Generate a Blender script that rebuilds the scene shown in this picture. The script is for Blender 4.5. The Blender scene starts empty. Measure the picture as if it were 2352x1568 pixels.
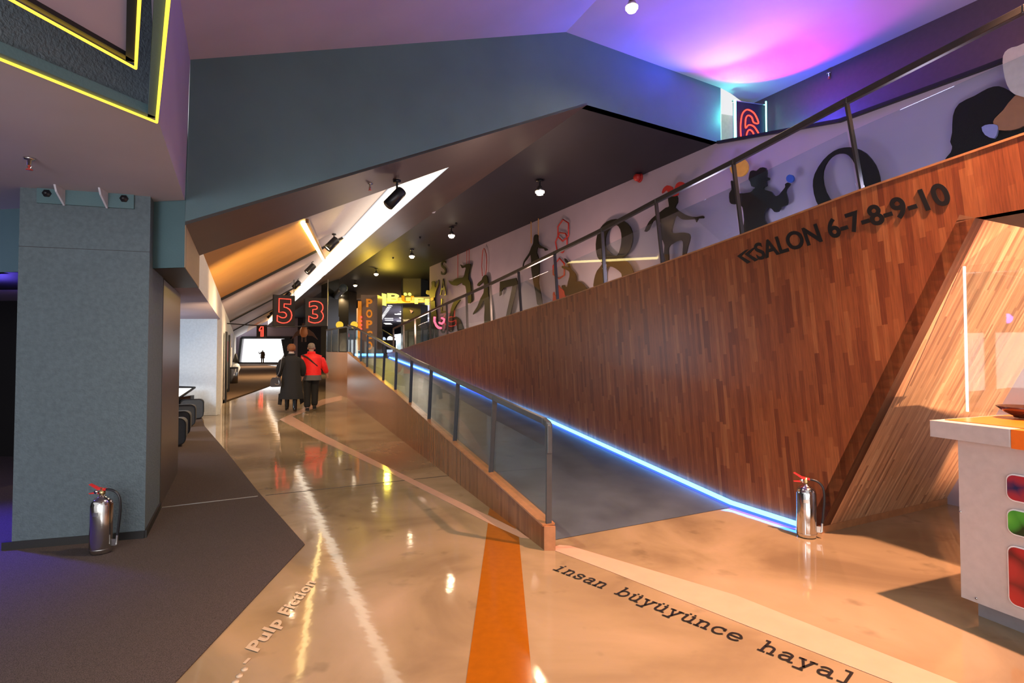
import bpy, bmesh, math, random
from mathutils import Vector, Matrix
from mathutils.geometry import tessellate_polygon
random.seed(7)
SC = bpy.context.scene
COL = SC.collection
# ------------------------------------------------------------------ camera
F = 1250.0; CX = 1176.0; CYP = 767.0; PITCH = math.asin(0.0265); CAMZ = 1.6
cam_d = bpy.data.cameras.new('camera'); cam = bpy.data.objects.new('camera', cam_d); COL.objects.link(cam)
cam_d.sensor_width = 36; cam_d.lens = F/2352*36; cam_d.shift_y = -(784-CYP)/2352.0
cam_d.clip_start = 0.05; cam_d.clip_end = 300
cam.location = (0, 0, CAMZ); cam.rotation_euler = (math.pi/2+PITCH, 0, 0)
SC.camera = cam
SC.view_settings.view_transform = 'Standard'; SC.view_settings.look = 'None'
SC.view_settings.exposure = 0.10; SC.view_settings.gamma = 1.0; SC.view_settings.use_curve_mapping = False
# ------------------------------------------------------------------ world (daylight through the glazed front behind the camera)
w = bpy.data.worlds.new('world'); SC.world = w; w.use_nodes = True
w.node_tree.nodes['Background'].inputs[0].default_value = (0.84, 0.84, 0.86, 1)
w.node_tree.nodes['Background'].inputs[1].default_value = 0.95
# ------------------------------------------------------------------ lights
def light(name, kind, loc, power, color=(1,1,1), size=0.1, target=None, angle=60, blend=0.5, size_y=None, spread=None):
    d = bpy.data.lights.new(name, kind); o = bpy.data.objects.new(name, d); COL.objects.link(o)
    o.location = loc; d.energy = power; d.color = color
    if kind == 'AREA':
        d.size = size
        if size_y: d.shape = 'RECTANGLE'; d.size_y = size_y
        if spread: d.spread = math.radians(spread)
    else: d.shadow_soft_size = size
    if kind == 'SPOT': d.spot_size = math.radians(angle); d.spot_blend = blend
    if target is not None:
        o.rotation_euler = (Vector(target)-Vector(loc)).to_track_quat('-Z', 'Y').to_euler()
    return o
WARM = (1.0, 0.72, 0.42)
light('window_sun_right', 'SPOT', (4.9, -3.0, 1.36), 6800, (1.0, 0.60, 0.38), 0.06, (4.25, 4.9, 1.75), 23, 0.5)
light('ceiling_flood_right', 'SPOT', (3.36, 2.9, 4.7), 2900, (1.0, 0.50, 0.30), 0.04, (2.35, 3.0, 0), 86, 0.8)
light('hall_fill', 'SPOT', (-0.6, 4.2, 4.3), 360, (1.0, 0.78, 0.50), 0.04, (-0.8, 4.6, 0), 110, 0.8)  # hall and corridor fill, added without fixtures to raise the light level
light('corridor_fill', 'SPOT', (-4.4, 11.0, 3.6), 500, (1.0, 0.72, 0.42), 0.04, (-4.4, 11.1, 0), 140, 0.8)
light('corridor_fill_middle', 'SPOT', (-7.2, 17.5, 3.6), 700, (1.0, 0.72, 0.42), 0.04, (-7.2, 17.6, 0), 140, 0.8)
light('corridor_fill_far', 'SPOT', (-13, 31, 3.4), 1200, (1.0, 0.72, 0.42), 0.04, (-13, 31.1, 0), 150, 0.8)
light('corridor_fill_end', 'SPOT', (-22, 48, 3.4), 1200, (1.0, 0.80, 0.6), 0.04, (-22, 48.1, 0), 150, 0.8)
light('blue_glow_left', 'SPOT', (-5.0, 4.7, 2.0), 520, (0.08, 0.05, 1.0), 0.05, (-4.7, 4.2, 0), 95, 0.8)
light('blue_glow_left_wall', 'POINT', (-6.4, 4.6, 2.2), 14, (0.20, 0.15, 1.0), 0.1)
light('blue_glow_left_ceiling', 'POINT', (-5.6, 5.9, 1.9), 14, (0.15, 0.10, 1.0), 0.1)
light('neon_blue_glow', 'SPOT', (3.05, 7.75, 4.9), 520, (0.05, 0.06, 1.0), 0.06, (2.55, 6.7, 5.65), 115, 0.6)
light('neon_magenta_glow', 'SPOT', (3.72, 8.1, 4.8), 170, (1.0, 0.005, 0.75), 0.05, (3.5, 7.3, 5.65), 98, 0.3)
light('neon_violet_glow', 'SPOT', (3.4, 7.4, 4.75), 110, (0.30, 0.08, 1.0), 0.1, (3.9, 5.4, 5.65), 110, 0.9)
light('neon_cyan_glow', 'POINT', (3.42, 8.30, 5.2), 14, (0.15, 1.0, 0.75), 0.03)
light('ledge_blue_glow', 'POINT', (4.2, 7.6, 4.8), 60, (0.05, 0.06, 1.0), 0.1)
light('ledge_warm_glow', 'POINT', (5.1, 5.3, 4.7), 14, (1.0, 0.5, 0.3), 0.15)
light('gallery_fill_1', 'POINT', (-2.6, 15.8, 2.2), 120, (1.0, 0.62, 0.45), 0.2)  # unseen fill behind the parapet, added to brighten the gallery wall
light('gallery_fill_2', 'POINT', (0.55, 10.4, 2.6), 90, (1.0, 0.62, 0.48), 0.2)
light('gallery_fill_3', 'POINT', (2.6, 7.0, 3.0), 34, (0.78, 0.70, 1.0), 0.2)
light('gallery_fill_4', 'POINT', (3.6, 4.6, 3.1), 28, (0.75, 0.68, 1.0), 0.2)
light('recess_fill', 'POINT', (-8.0, 10.0, 1.6), 170, (0.70, 0.84, 1.0), 0.4)  # added bluish fill, brightens the white recess panel
light('buffet_amber_glow', 'POINT', (-5.2, 22.8, 3.8), 130, (1.0, 0.66, 0.06), 0.1)
light('buffet_white', 'POINT', (-4.0, 29, 2.3), 260, (0.85, 0.85, 1.0), 0.5)
light('buffet_white_far', 'POINT', (-6.5, 38, 2.4), 300, (0.85, 0.85, 1.0), 0.5)
light('soffit_fill', 'SPOT', (-3.5, 8.2, 0.6), 620, (1.0, 0.70, 0.36), 0.05, (-4.9, 10.6, 3.6), 75, 0.9)  # unseen uplights near the floor, added to brighten the sloping ceiling
light('soffit_fill_far', 'SPOT', (-5.8, 14.0, 0.6), 620, (1.0, 0.72, 0.40), 0.05, (-7.6, 17.5, 3.7), 90, 0.9)
light('left_hall_fill', 'AREA', (-2.2, -0.6, 2.2), 60, (0.80, 0.85, 1.0), 1.2, (-3.4, 4.6, 1.6))
# ------------------------------------------------------------------ ray helpers: a pixel on a real plane of the room
FWD = Vector((0, math.cos(PITCH), math.sin(PITCH))); UP = Vector((0, -math.sin(PITCH), math.cos(PITCH))); RT = Vector((1, 0, 0))
O0 = Vector((0, 0, CAMZ))
def ray(px, py): return FWD + RT*((px-CX)/F) + UP*((CYP-py)/F)
def onZ(px, py, z=0.0):
    d = ray(px, py); return O0 + d*((z-CAMZ)/d.z)
def onY(px, py, y):
    d = ray(px, py); return O0 + d*(y/d.y)
def onV(px, py, L):
    d = ray(px, py); return O0 + d*(L[0]/(d.x-L[1]*d.y))
def onG(px, py, p0, n):
    d = ray(px, py); return O0 + d*((Vector(p0)-O0).dot(n)/d.dot(n))
def lx(L, y, z): return Vector((L[0]+L[1]*y, y, z))
WL = (5.05, -0.498)      # wooden ramp wall
SL = (7.30, -0.498)      # wall with the cut-out figures
PL = (2.09, -0.42)       # low plinth of the ramp
DL = (8.73, -0.5375)     # dark set-back wall
FL = (-10.98, 1.706)     # bulkhead across the hall
LL = (-0.514, -0.498)    # left corridor wall
U = Vector((-0.498, 1, 0)).normalized(); V_ = Vector((1, 0.498, 0)).normalized()
NW = -V_                 # normal of the corridor-parallel walls, towards the camera side
ZD = 4.77                # dark ceiling height
# ------------------------------------------------------------------ materials
MATS = {}
def nd(nt, typ, **kw):
    n = nt.nodes.new(typ)
    for k, v in kw.items(): setattr(n, k, v)
    return n
def mat(name, col, rough=0.6, metal=0.0, emit=0.0, ecol=None, noise=0.0, nscale=20.0, bump=0.0, bscale=80.0, coat=0.0, spec=None, alpha=None, trans=0.0, stretch=None):
    if name in MATS: return MATS[name]
    m = bpy.data.materials.new(name); m.use_nodes = True; MATS[name] = m
    nt = m.node_tree; b = nt.nodes['Principled BSDF']
    c = (col[0], col[1], col[2], 1)
    b.inputs['Base Color'].default_value = c; b.inputs['Roughness'].default_value = rough; b.inputs['Metallic'].default_value = metal
    if coat: b.inputs['Coat Weight'].default_value = coat; b.inputs['Coat Roughness'].default_value = 0.05
    if spec is not None: b.inputs['Specular IOR Level'].default_value = spec
    if emit: b.inputs['Emission Color'].default_value = tuple(ecol or col)+(1,); b.inputs['Emission Strength'].default_value = emit
    if trans: b.inputs['Transmission Weight'].default_value = trans
    tc = nd(nt, 'ShaderNodeTexCoord')
    if noise or not emit:
        n = nd(nt, 'ShaderNodeTexNoise'); n.inputs['Scale'].default_value = nscale; n.inputs['Detail'].default_value = 4
        nt.links.new(tc.outputs['Object'], n.inputs['Vector'])
        if stretch:
            mp = nd(nt, 'ShaderNodeMapping'); mp.inputs['Scale'].default_value = stretch
            nt.links.new(tc.outputs['Object'], mp.inputs[0]); nt.links.new(mp.outputs[0], n.inputs['Vector'])
        k = noise or 0.06
        mr = nd(nt, 'ShaderNodeMapRange'); mr.inputs[1].default_value = 0.3; mr.inputs[2].default_value = 0.7
        mr.inputs[3].default_value = 1-k; mr.inputs[4].default_value = 1+k
        mx = nd(nt, 'ShaderNodeMix', data_type='RGBA', blend_type='MULTIPLY'); mx.inputs[0].default_value = 1
        mx.inputs[6].default_value = c
        nt.links.new(n.outputs['Fac'], mr.inputs[0]); nt.links.new(mr.outputs[0], mx.inputs[7]); nt.links.new(mx.outputs[2], b.inputs['Base Color'])
    if bump:
        n2 = nd(nt, 'ShaderNodeTexNoise'); n2.inputs['Scale'].default_value = bscale; n2.inputs['Detail'].default_value = 3
        bp = nd(nt, 'ShaderNodeBump'); bp.inputs['Strength'].default_value = bump; bp.inputs['Distance'].default_value = 0.01
        nt.links.new(tc.outputs['Object'], n2.inputs['Vector']); nt.links.new(n2.outputs['Fac'], bp.inputs['Height']); nt.links.new(bp.outputs[0], b.inputs['Normal'])
    return m
def glow(name, col, s):
    if name in MATS: return MATS[name]
    m = bpy.data.materials.new(name); m.use_nodes = True; MATS[name] = m
    nt = m.node_tree; nt.nodes.remove(nt.nodes['Principled BSDF'])
    e = nd(nt, 'ShaderNodeEmission'); e.inputs[0].default_value = (*col, 1); e.inputs[1].default_value = s
    nt.links.new(e.outputs[0], nt.nodes['Material Output'].inputs[0]); return m
def wood(name, cols, pw=0.045, pl=0.55, rough=0.35, spec=0.5, groove=0.75):
    m = bpy.data.materials.new(name); m.use_nodes = True; MATS[name] = m
    nt = m.node_tree; b = nt.nodes['Principled BSDF']; L = nt.links.new
    uv = nd(nt, 'ShaderNodeUVMap'); sp = nd(nt, 'ShaderNodeSeparateXYZ'); L(uv.outputs[0], sp.inputs[0])
    def mth(op, a, bb=None):
        n = nd(nt, 'ShaderNodeMath', operation=op)
        for i, v in enumerate((a, bb)):
            if v is None: continue
            if isinstance(v, (int, float)): n.inputs[i].default_value = v
            else: L(v, n.inputs[i])
        return n.outputs[0]
    us = mth('DIVIDE', sp.outputs[0], pw); cid = mth('FLOOR', us)
    wn = nd(nt, 'ShaderNodeTexWhiteNoise', noise_dimensions='1D'); L(cid, wn.inputs['W'])
    vs = mth('ADD', mth('DIVIDE', sp.outputs[1], pl), mth('MULTIPLY', wn.outputs[0], 9.0)); rid = mth('FLOOR', vs)
    cb = nd(nt, 'ShaderNodeCombineXYZ'); L(cid, cb.inputs[0]); L(rid, cb.inputs[1])
    w2 = nd(nt, 'ShaderNodeTexWhiteNoise', noise_dimensions='2D'); L(cb.outputs[0], w2.inputs[0])
    rp = nd(nt, 'ShaderNodeValToRGB'); el = rp.color_ramp.elements
    el[0].position = 0.0; el[0].color = (*cols[0], 1); el[1].position = 1.0; el[1].color = (*cols[-1], 1)
    for i, c in enumerate(cols[1:-1]):
        e = el.new((i+1)/(len(cols)-1)); e.color = (*c, 1)
    L(w2.outputs[0], rp.inputs[0])
    gr = nd(nt, 'ShaderNodeTexNoise'); gr.inputs['Scale'].default_value = 1; gr.inputs['Detail'].default_value = 5
    mp = nd(nt, 'ShaderNodeMapping'); mp.inputs['Scale'].default_value = (90, 5, 1)
    L(uv.outputs[0], mp.inputs[0]); L(mp.outputs[0], gr.inputs['Vector'])
    mr = nd(nt, 'ShaderNodeMapRange'); mr.inputs[1].default_value = .3; mr.inputs[2].default_value = .7; mr.inputs[3].default_value = 0.78; mr.inputs[4].default_value = 1.2
    L(gr.outputs[0], mr.inputs[0])
    mx = nd(nt, 'ShaderNodeMix', data_type='RGBA', blend_type='MULTIPLY'); mx.inputs[0].default_value = 1
    L(rp.outputs[0], mx.inputs[6]); L(mr.outputs[0], mx.inputs[7])
    fr = mth('FRACT', us); g = mth('LESS_THAN', fr, 0.05)
    mr2 = nd(nt, 'ShaderNodeMapRange'); mr2.inputs[3].default_value = 1; mr2.inputs[4].default_value = groove; L(g, mr2.inputs[0])
    mx2 = nd(nt, 'ShaderNodeMix', data_type='RGBA', blend_type='MULTIPLY'); mx2.inputs[0].default_value = 1
    L(mx.outputs[2], mx2.inputs[6]); L(mr2.outputs[0], mx2.inputs[7]); L(mx2.outputs[2], b.inputs['Base Color'])
    b.inputs['Roughness'].default_value = rough; b.inputs['Specular IOR Level'].default_value = spec
    return m
def concrete_floor():
    m = bpy.data.materials.new('polished_concrete'); m.use_nodes = True; nt = m.node_tree; b = nt.nodes['Principled BSDF']; L = nt.links.new
    tc = nd(nt, 'ShaderNodeTexCoord')
    n = nd(nt, 'ShaderNodeTexNoise'); n.inputs['Scale'].default_value = 0.9; n.inputs['Detail'].default_value = 6; n.inputs['Distortion'].default_value = 0.8
    rp = nd(nt, 'ShaderNodeValToRGB'); el = rp.color_ramp.elements
    el[0].position = .30; el[0].color = (0.185, 0.130, 0.076, 1); el[1].position = .72; el[1].color = (0.38, 0.28, 0.180, 1)
    e = el.new(.5); e.color = (0.29, 0.215, 0.125, 1)
    L(tc.outputs['Object'], n.inputs['Vector']); L(n.outputs['Fac'], rp.inputs[0])
    n3 = nd(nt, 'ShaderNodeTexNoise'); n3.inputs['Scale'].default_value = 3.4; n3.inputs['Detail'].default_value = 3
    L(tc.outputs['Object'], n3.inputs['Vector'])
    mr = nd(nt, 'ShaderNodeMapRange'); mr.inputs[1].default_value = .24; mr.inputs[2].default_value = .38; mr.inputs[3].default_value = .62; mr.inputs[4].default_value = 1
    L(n3.outputs['Fac'], mr.inputs[0])
    mx = nd(nt, 'ShaderNodeMix', data_type='RGBA', blend_type='MULTIPLY'); mx.inputs[0].default_value = 1
    L(rp.outputs[0], mx.inputs[6]); L(mr.outputs[0], mx.inputs[7]); L(mx.outputs[2], b.inputs['Base Color'])
    b.inputs['Roughness'].default_value = 0.07; b.inputs['Specular IOR Level'].default_value = 0.75
    n2 = nd(nt, 'ShaderNodeTexNoise'); n2.inputs['Scale'].default_value = 5; n2.inputs['Detail'].default_value = 3
    bp = nd(nt, 'ShaderNodeBump'); bp.inputs['Strength'].default_value = 0.10; bp.inputs['Distance'].default_value = 0.012
    L(tc.outputs['Object'], n2.inputs['Vector']); L(n2.outputs['Fac'], bp.inputs['Height']); L(bp.outputs[0], b.inputs['Normal'])
    return m
def glassmat(name, tint=(0.86, 0.93, 0.95), k=0.10):
    m = bpy.data.materials.new(name); m.use_nodes = True; nt = m.node_tree; MATS[name] = m
    nt.nodes.remove(nt.nodes['Principled BSDF'])
    t = nd(nt, 'ShaderNodeBsdfTransparent'); t.inputs[0].default_value = (*tint, 1)
    g = nd(nt, 'ShaderNodeBsdfGlossy'); g.inputs['Roughness'].default_value = 0.02
    fr = nd(nt, 'ShaderNodeFresnel'); fr.inputs[0].default_value = 1.5
    ad = nd(nt, 'ShaderNodeMath', operation='MULTIPLY'); ad.inputs[1].default_value = k; ad.use_clamp = True
    mx = nd(nt, 'ShaderNodeMixShader')
    nt.links.new(fr.outputs[0], ad.inputs[0]); nt.links.new(ad.outputs[0], mx.inputs[0])
    nt.links.new(t.outputs[0], mx.inputs[1]); nt.links.new(g.outputs[0], mx.inputs[2]); nt.links.new(mx.outputs[0], nt.nodes['Material Output'].inputs[0])
    return m
M_floor = concrete_floor()
M_carpet = mat('carpet', (0.100, 0.076, 0.068), 0.95, noise=0.5, nscale=220, bump=0.8, bscale=300, spec=0.1)
M_ramp = mat('ramp_rubber', (0.060, 0.076, 0.098), 0.45, noise=0.25, nscale=2.5, spec=0.4)
M_mauve = mat('mauve_paint', (0.44, 0.405, 0.43), 0.75, noise=0.05, nscale=1.5)
M_mauve2 = mat('mauve_gallery_paint', (0.36, 0.29, 0.36), 0.7, noise=0.05, nscale=1.5)
M_teal = mat('teal_grey_paint', (0.078, 0.142, 0.158), 0.75, noise=0.10, nscale=1.2, bump=0.15, bscale=60)
M_column = mat('rough_teal_plaster', (0.092, 0.122, 0.138), 0.8, noise=0.12, nscale=30, bump=0.7, bscale=70)
M_dark = mat('dark_violet_paint', (0.013, 0.012, 0.022), 0.55, noise=0.1, nscale=2, spec=0.35)
M_brown = mat('brown_satin_paint', (0.085, 0.052, 0.040), 0.5, noise=0.08, nscale=2, spec=0.5)
M_amber = mat('amber_satin_paint', (0.60, 0.29, 0.065), 0.55, noise=0.05, nscale=2, spec=0.5)
M_tan = mat('tan_paint', (0.32, 0.18, 0.08), 0.6)
M_pale = mat('pale_lilac_satin', (0.38, 0.31, 0.34), 0.5, spec=0.5)
M_white = mat('white_paint', (0.75, 0.73, 0.70), 0.6)
M_whitepanel = mat('white_gloss_panel', (0.72, 0.76, 0.78), 0.4)
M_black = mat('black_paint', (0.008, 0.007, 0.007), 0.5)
M_blackmetal = mat('black_metal', (0.018, 0.018, 0.022), 0.35, metal=0.3)
M_rail = mat('grey_metal', (0.075, 0.085, 0.095), 0.38, metal=0.5)
M_railup = mat('bronze_metal', (0.050, 0.044, 0.038), 0.38, metal=0.5)
M_chrome = mat('chrome', (0.62, 0.60, 0.58), 0.12, metal=1.0)
M_steel = mat('brushed_steel', (0.55, 0.54, 0.52), 0.28, metal=1.0)
M_glass = glassmat('clear_glass')
M_glassc = glassmat('counter_glass', (0.95, 0.97, 0.97), 0.55)
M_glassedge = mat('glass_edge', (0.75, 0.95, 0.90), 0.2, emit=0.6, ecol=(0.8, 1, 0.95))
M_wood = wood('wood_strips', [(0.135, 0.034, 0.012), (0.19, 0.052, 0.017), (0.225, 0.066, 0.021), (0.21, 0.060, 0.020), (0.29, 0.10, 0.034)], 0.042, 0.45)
M_woodlit = wood('wood_strips_facet', [(0.32, 0.15, 0.075), (0.46, 0.24, 0.12), (0.54, 0.29, 0.15), (0.50, 0.26, 0.13), (0.66, 0.40, 0.22)], 0.028, 0.6)  # paler copy of the wall wood, light on the facet put into the colour
M_woodpl = wood('plinth_veneer', [(0.15, 0.058, 0.022), (0.20, 0.082, 0.032), (0.24, 0.10, 0.04)], 0.05, 2.0, rough=0.22, groove=0.85)
M_woodcap = mat('wood_cap', (0.34, 0.15, 0.06), 0.35, noise=0.2, nscale=12)
M_orange = mat('orange_floor_paint', (0.27, 0.082, 0.003), 0.12, spec=0.6)
M_beige = mat('beige_floor_paint', (0.55, 0.33, 0.235), 0.12, spec=0.5, noise=0.04, nscale=6)
M_ink = mat('black_lettering', (0.008, 0.007, 0.006), 0.4)
M_paleink = mat('pale_floor_lettering', (0.52, 0.40, 0.27), 0.2)
G_yellow = glow('yellow_led', (1.0, 0.62, 0.05), 2.2)
G_blue = glow('blue_led', (0.08, 0.38, 1.0), 8.0)
G_bluedeep = glow('deep_blue_led', (0.02, 0.05, 1.0), 5.0)
G_cove = glow('cove_glow_face', (1.0, 0.84, 0.64), 2.5)  # emission stands for light falling on the white cove face
G_white = glow('white_light', (1.0, 0.97, 0.92), 4.0)
G_lamp = glow('lamp_glow', (1.0, 0.80, 0.55), 9.0)
G_red = glow('red_neon', (1.0, 0.05, 0.03), 3.2)
G_redhot = glow('red_neon_core', (1.0, 0.22, 0.05), 4.0)
G_pink = glow('pink_neon', (1.0, 0.10, 0.16), 3.0)
G_cyan = glow('cyan_neon', (0.20, 1.0, 0.85), 5.0)
G_lime = glow('lime_sign_light', (0.90, 1.0, 0.15), 1.5)
G_ambers = glow('amber_sign_light', (1.0, 0.36, 0.01), 1.0)
G_win = glow('window_daylight', (1.0, 1.0, 1.0), 3.2)
G_front = glow('front_window_daylight', (1.0, 0.97, 0.94), 8.5)
G_winb = glow('bluish_window_daylight', (0.60, 0.74, 0.95), 0.95)
# ------------------------------------------------------------------ mesh builder
class MB:
    def __init__(s): s.v = []; s.f = []; s.m = []; s.uv = []; s.sm = []
    def add(s, vs, fs, mi=0, uvs=None, smooth=False):
        b = len(s.v); s.v += [Vector(v) for v in vs]
        for k, f in enumerate(fs):
            s.f.append([b+i for i in f]); s.m.append(mi); s.sm.append(smooth)
            s.uv.append([uvs[i] for i in f] if uvs else None)
        return s
    def quad(s, a, b, c, d, mi=0, uvs=None): return s.add([a, b, c, d], [(0, 1, 2, 3)], mi, uvs)
    def box(s, c, size, rz=0.0, mi=0, R=None, taper=1.0):
        x, y, z = size[0]/2, size[1]/2, size[2]/2
        R = R or Matrix.Rotation(rz, 3, 'Z'); c = Vector(c)
        vs = [c+R@Vector((sx*x*(taper if sz > 0 else 1), sy*y*(taper if sz > 0 else 1), sz*z)) for sz in (-1, 1) for sy in (-1, 1) for sx in (-1, 1)]
        return s.add(vs, [(0, 2, 3, 1), (4, 5, 7, 6), (0, 1, 5, 4), (2, 6, 7, 3), (0, 4, 6, 2), (1, 3, 7, 5)], mi)
    def bar(s, a, b, wd, ht, mi=0, up=(0, 0, 1)):
        a = Vector(a); b = Vector(b); d = (b-a); L = d.length
        if L < 1e-6: return s
        y = d/L; x = y.cross(Vector(up))
        if x.length < 1e-4: x = y.cross(Vector((1, 0, 0)))
        x.normalize(); z = x.cross(y)
        R = Matrix((x, y, z)).transposed()
        return s.box((a+b)/2, (wd, L, ht), mi=mi, R=R)
    def tube(s, pts, r, seg=8, mi=0, closed=False, cap=True):
        pts = [Vector(p) for p in pts]; n = len(pts)
        rs = r if isinstance(r, (list, tuple)) else [r]*n
        vs = []; fs = []; prev = None
        for i, p in enumerate(pts):
            if closed: t = pts[(i+1) % n]-pts[i-1]
            else: t = pts[min(i+1, n-1)]-pts[max(i-1, 0)]
            if t.length < 1e-9: t = Vector((0, 0, 1))
            t.normalize()
            if prev is None:
                x = t.cross(Vector((0, 0, 1)))
                if x.length < 0.1: x = t.cross(Vector((1, 0, 0)))
            else: x = prev - t*prev.dot(t)
            x.normalize(); prev = x; y = t.cross(x)
            for k in range(seg):
                a = 2*math.pi*k/seg; vs.append(p+(x*math.cos(a)+y*math.sin(a))*rs[i])
        m = n if closed else n-1
        for i in range(m):
            j = (i+1) % n
            for k in range(seg):
                k2 = (k+1) % seg; fs.append((i*seg+k, i*seg+k2, j*seg+k2, j*seg+k))
        s.add(vs, fs, mi, smooth=True)
        if cap and not closed:
            s.add([vs[k] for k in range(seg)], [tuple(range(seg))][::1], mi); s.add([vs[(n-1)*seg+k] for k in range(seg)], [tuple(range(seg))], mi)
        return s
    def lathe(s, prof, c=(0, 0, 0), seg=24, mi=0, R=None, sx=1, sy=1):
        c = Vector(c); R = R or Matrix.Identity(3); vs = []; fs = []
        for (r, z) in prof:
            for k in range(seg):
                a = 2*math.pi*k/seg; vs.append(c+R@Vector((r*math.cos(a)*sx, r*math.sin(a)*sy, z)))
        for i in range(len(prof)-1):
            for k in range(seg):
                k2 = (k+1) % seg; fs.append((i*seg+k, i*seg+k2, (i+1)*seg+k2, (i+1)*seg+k))
        return s.add(vs, fs, mi, smooth=True)
    def prism(s, loops, ext, mi=0, side_mi=None, front_uv=None):
        """loops of 3D points (first outer, others holes), extruded by vector ext"""
        ext = Vector(ext); loops = [[Vector(p) for p in l] for l in loops]
        flat = [p for l in loops for p in l]; tris = tessellate_polygon(loops)
        s.add(flat, tris, mi, front_uv); s.add([p+ext for p in flat], [t[::-1] for t in tris], mi, front_uv)
        for l in loops:
            n = len(l); s.add(l+[p+ext for p in l], [(i, (i+1) % n, n+(i+1) % n, n+i) for i in range(n)], mi if side_mi is None else side_mi)
        return s
    def build(s, name, mats, parent=None, **tags):
        me = bpy.data.meshes.new(name); me.from_pydata([tuple(v) for v in s.v], [], s.f)
        mats = mats if isinstance(mats, (list, tuple)) else [mats]
        for m in mats: me.materials.append(m)
        if s.m: me.polygons.foreach_set('material_index', s.m); me.polygons.foreach_set('use_smooth', s.sm)
        if any(u for u in s.uv):
            ul = me.uv_layers.new(name='UVMap'); i = 0
            for f, u in zip(s.f, s.uv):
                for k in range(len(f)):
                    ul.data[i].uv = u[k] if u else (0, 0); i += 1
        me.validate(clean_customdata=False)
        bm = bmesh.new(); bm.from_mesh(me); bmesh.ops.recalc_face_normals(bm, faces=bm.faces); bm.to_mesh(me); bm.free()
        o = bpy.data.objects.new(name, me); COL.objects.link(o)
        if parent:
            o.parent = parent; o.matrix_parent_inverse = Matrix.Identity(4)
            if parent.type == 'EMPTY' or parent.parent is not None or True:
                wm = parent_world(parent); inv = wm.inverted(); me.transform(inv)
        for k, v in tags.items(): o[k] = v
        return o
def parent_world(o):
    m = o.matrix_basis.copy(); p = o.parent
    while p is not None: m = p.matrix_basis @ m; p = p.parent
    return m
def thing(name, label, cat, loc=(0, 0, 0), group=None):
    o = bpy.data.objects.new(name, None); COL.objects.link(o); o.empty_display_size = 0.1
    o.matrix_basis = Matrix.Translation(Vector(loc)); o['label'] = label; o['category'] = cat
    if group: o['group'] = group
    return o
def struct(name, mb, mats, label=None, parent=None):
    o = mb.build(name, mats, parent)
    o['kind'] = 'structure'
    if label: o['label'] = label
    return o
def tagged(name, mb, mats, label, cat, group=None):
    o = mb.build(name, mats); o['label'] = label; o['category'] = cat
    if group: o['group'] = group
    return o
def bevel(o, wdt, seg=3):
    m = o.modifiers.new('bevel', 'BEVEL'); m.width = wdt; m.segments = seg; m.limit_method = 'ANGLE'; return o
def subsurf(o, n=2):
    m = o.modifiers.new('sub', 'SUBSURF'); m.levels = n; m.render_levels = n; return o
# text -> triangles in the unit box
def text_raw(s, bold=0.0, res=6, space=1.0):
    cu = bpy.data.curves.new('t', 'FONT'); cu.body = s; cu.offset = bold; cu.resolution_u = res; cu.size = 1; cu.space_character = space
    o = bpy.data.objects.new('t', cu); COL.objects.link(o)
    dg = bpy.context.evaluated_depsgraph_get(); me = bpy.data.meshes.new_from_object(o.evaluated_get(dg))
    vs = [v.co.copy() for v in me.vertices]; fs = [tuple(p.vertices) for p in me.polygons]
    bpy.data.objects.remove(o); bpy.data.curves.remove(cu); bpy.data.meshes.remove(me)
    x0 = min(v.x for v in vs); x1 = max(v.x for v in vs); y0 = min(v.y for v in vs); y1 = max(v.y for v in vs)
    return [((v.x-x0)/(x1-x0), (v.y-y0)/(y1-y0)) for v in vs], fs
def boundary_loops(vs, fs):
    # weld by position, then chain the edges used once
    key = {}; idx = []
    for v in vs:
        k = (round(v[0], 5), round(v[1], 5)); idx.append(key.setdefault(k, len(key)))
    pos = list(key.keys()); cnt = {}
    for f in fs:
        g = [idx[i] for i in f]
        for i in range(len(g)):
            a, b = g[i], g[(i+1) % len(g)]
            if a != b: cnt[(a, b)] = cnt.get((a, b), 0)+1
    nxt = {a: b for (a, b) in cnt if (b, a) not in cnt}
    loops = []
    while nxt:
        a = next(iter(nxt)); l = [a]; b = nxt.pop(a)
        while b != a and b in nxt: l.append(b); b = nxt.pop(b)
        if len(l) > 2: loops.append([pos[i] for i in l])
    return loops
def text_solid(mb, s, bl, br, tl, ext, bold=0.0, mi=0, space=1.0):
    """letters mapped onto the parallelogram bl, br, tl and given depth ext"""
    uv, fs = text_raw(s, bold, 6, space); bl = Vector(bl); X = Vector(br)-bl; Y = Vector(tl)-bl
    P = [bl+X*u+Y*v for u, v in uv]; ext = Vector(ext)
    mb.add(P, fs, mi); mb.add([p+ext for p in P], [f[::-1] for f in fs], mi)
    for l in boundary_loops(uv, fs):
        q = [bl+X*u+Y*v for u, v in l]; n = len(q)
        mb.add(q+[p+ext for p in q], [(i, (i+1) % n, n+(i+1) % n, n+i) for i in range(n)], mi)
    return mb
def catmull(pts, n=4, closed=True):
    out = []; N = len(pts)
    for i in range(N if closed else N-1):
        p = [Vector(pts[(i+k-1) % N] if closed else pts[min(max(i+k-1, 0), N-1)]) for k in range(4)]
        for j in range(n):
            t = j/n
            out.append(0.5*((2*p[1])+(-p[0]+p[2])*t+(2*p[0]-5*p[1]+4*p[2]-p[3])*t*t+(-p[0]+3*p[1]-3*p[2]+p[3])*t**3))
    if not closed: out.append(Vector(pts[-1]))
    return out
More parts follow.
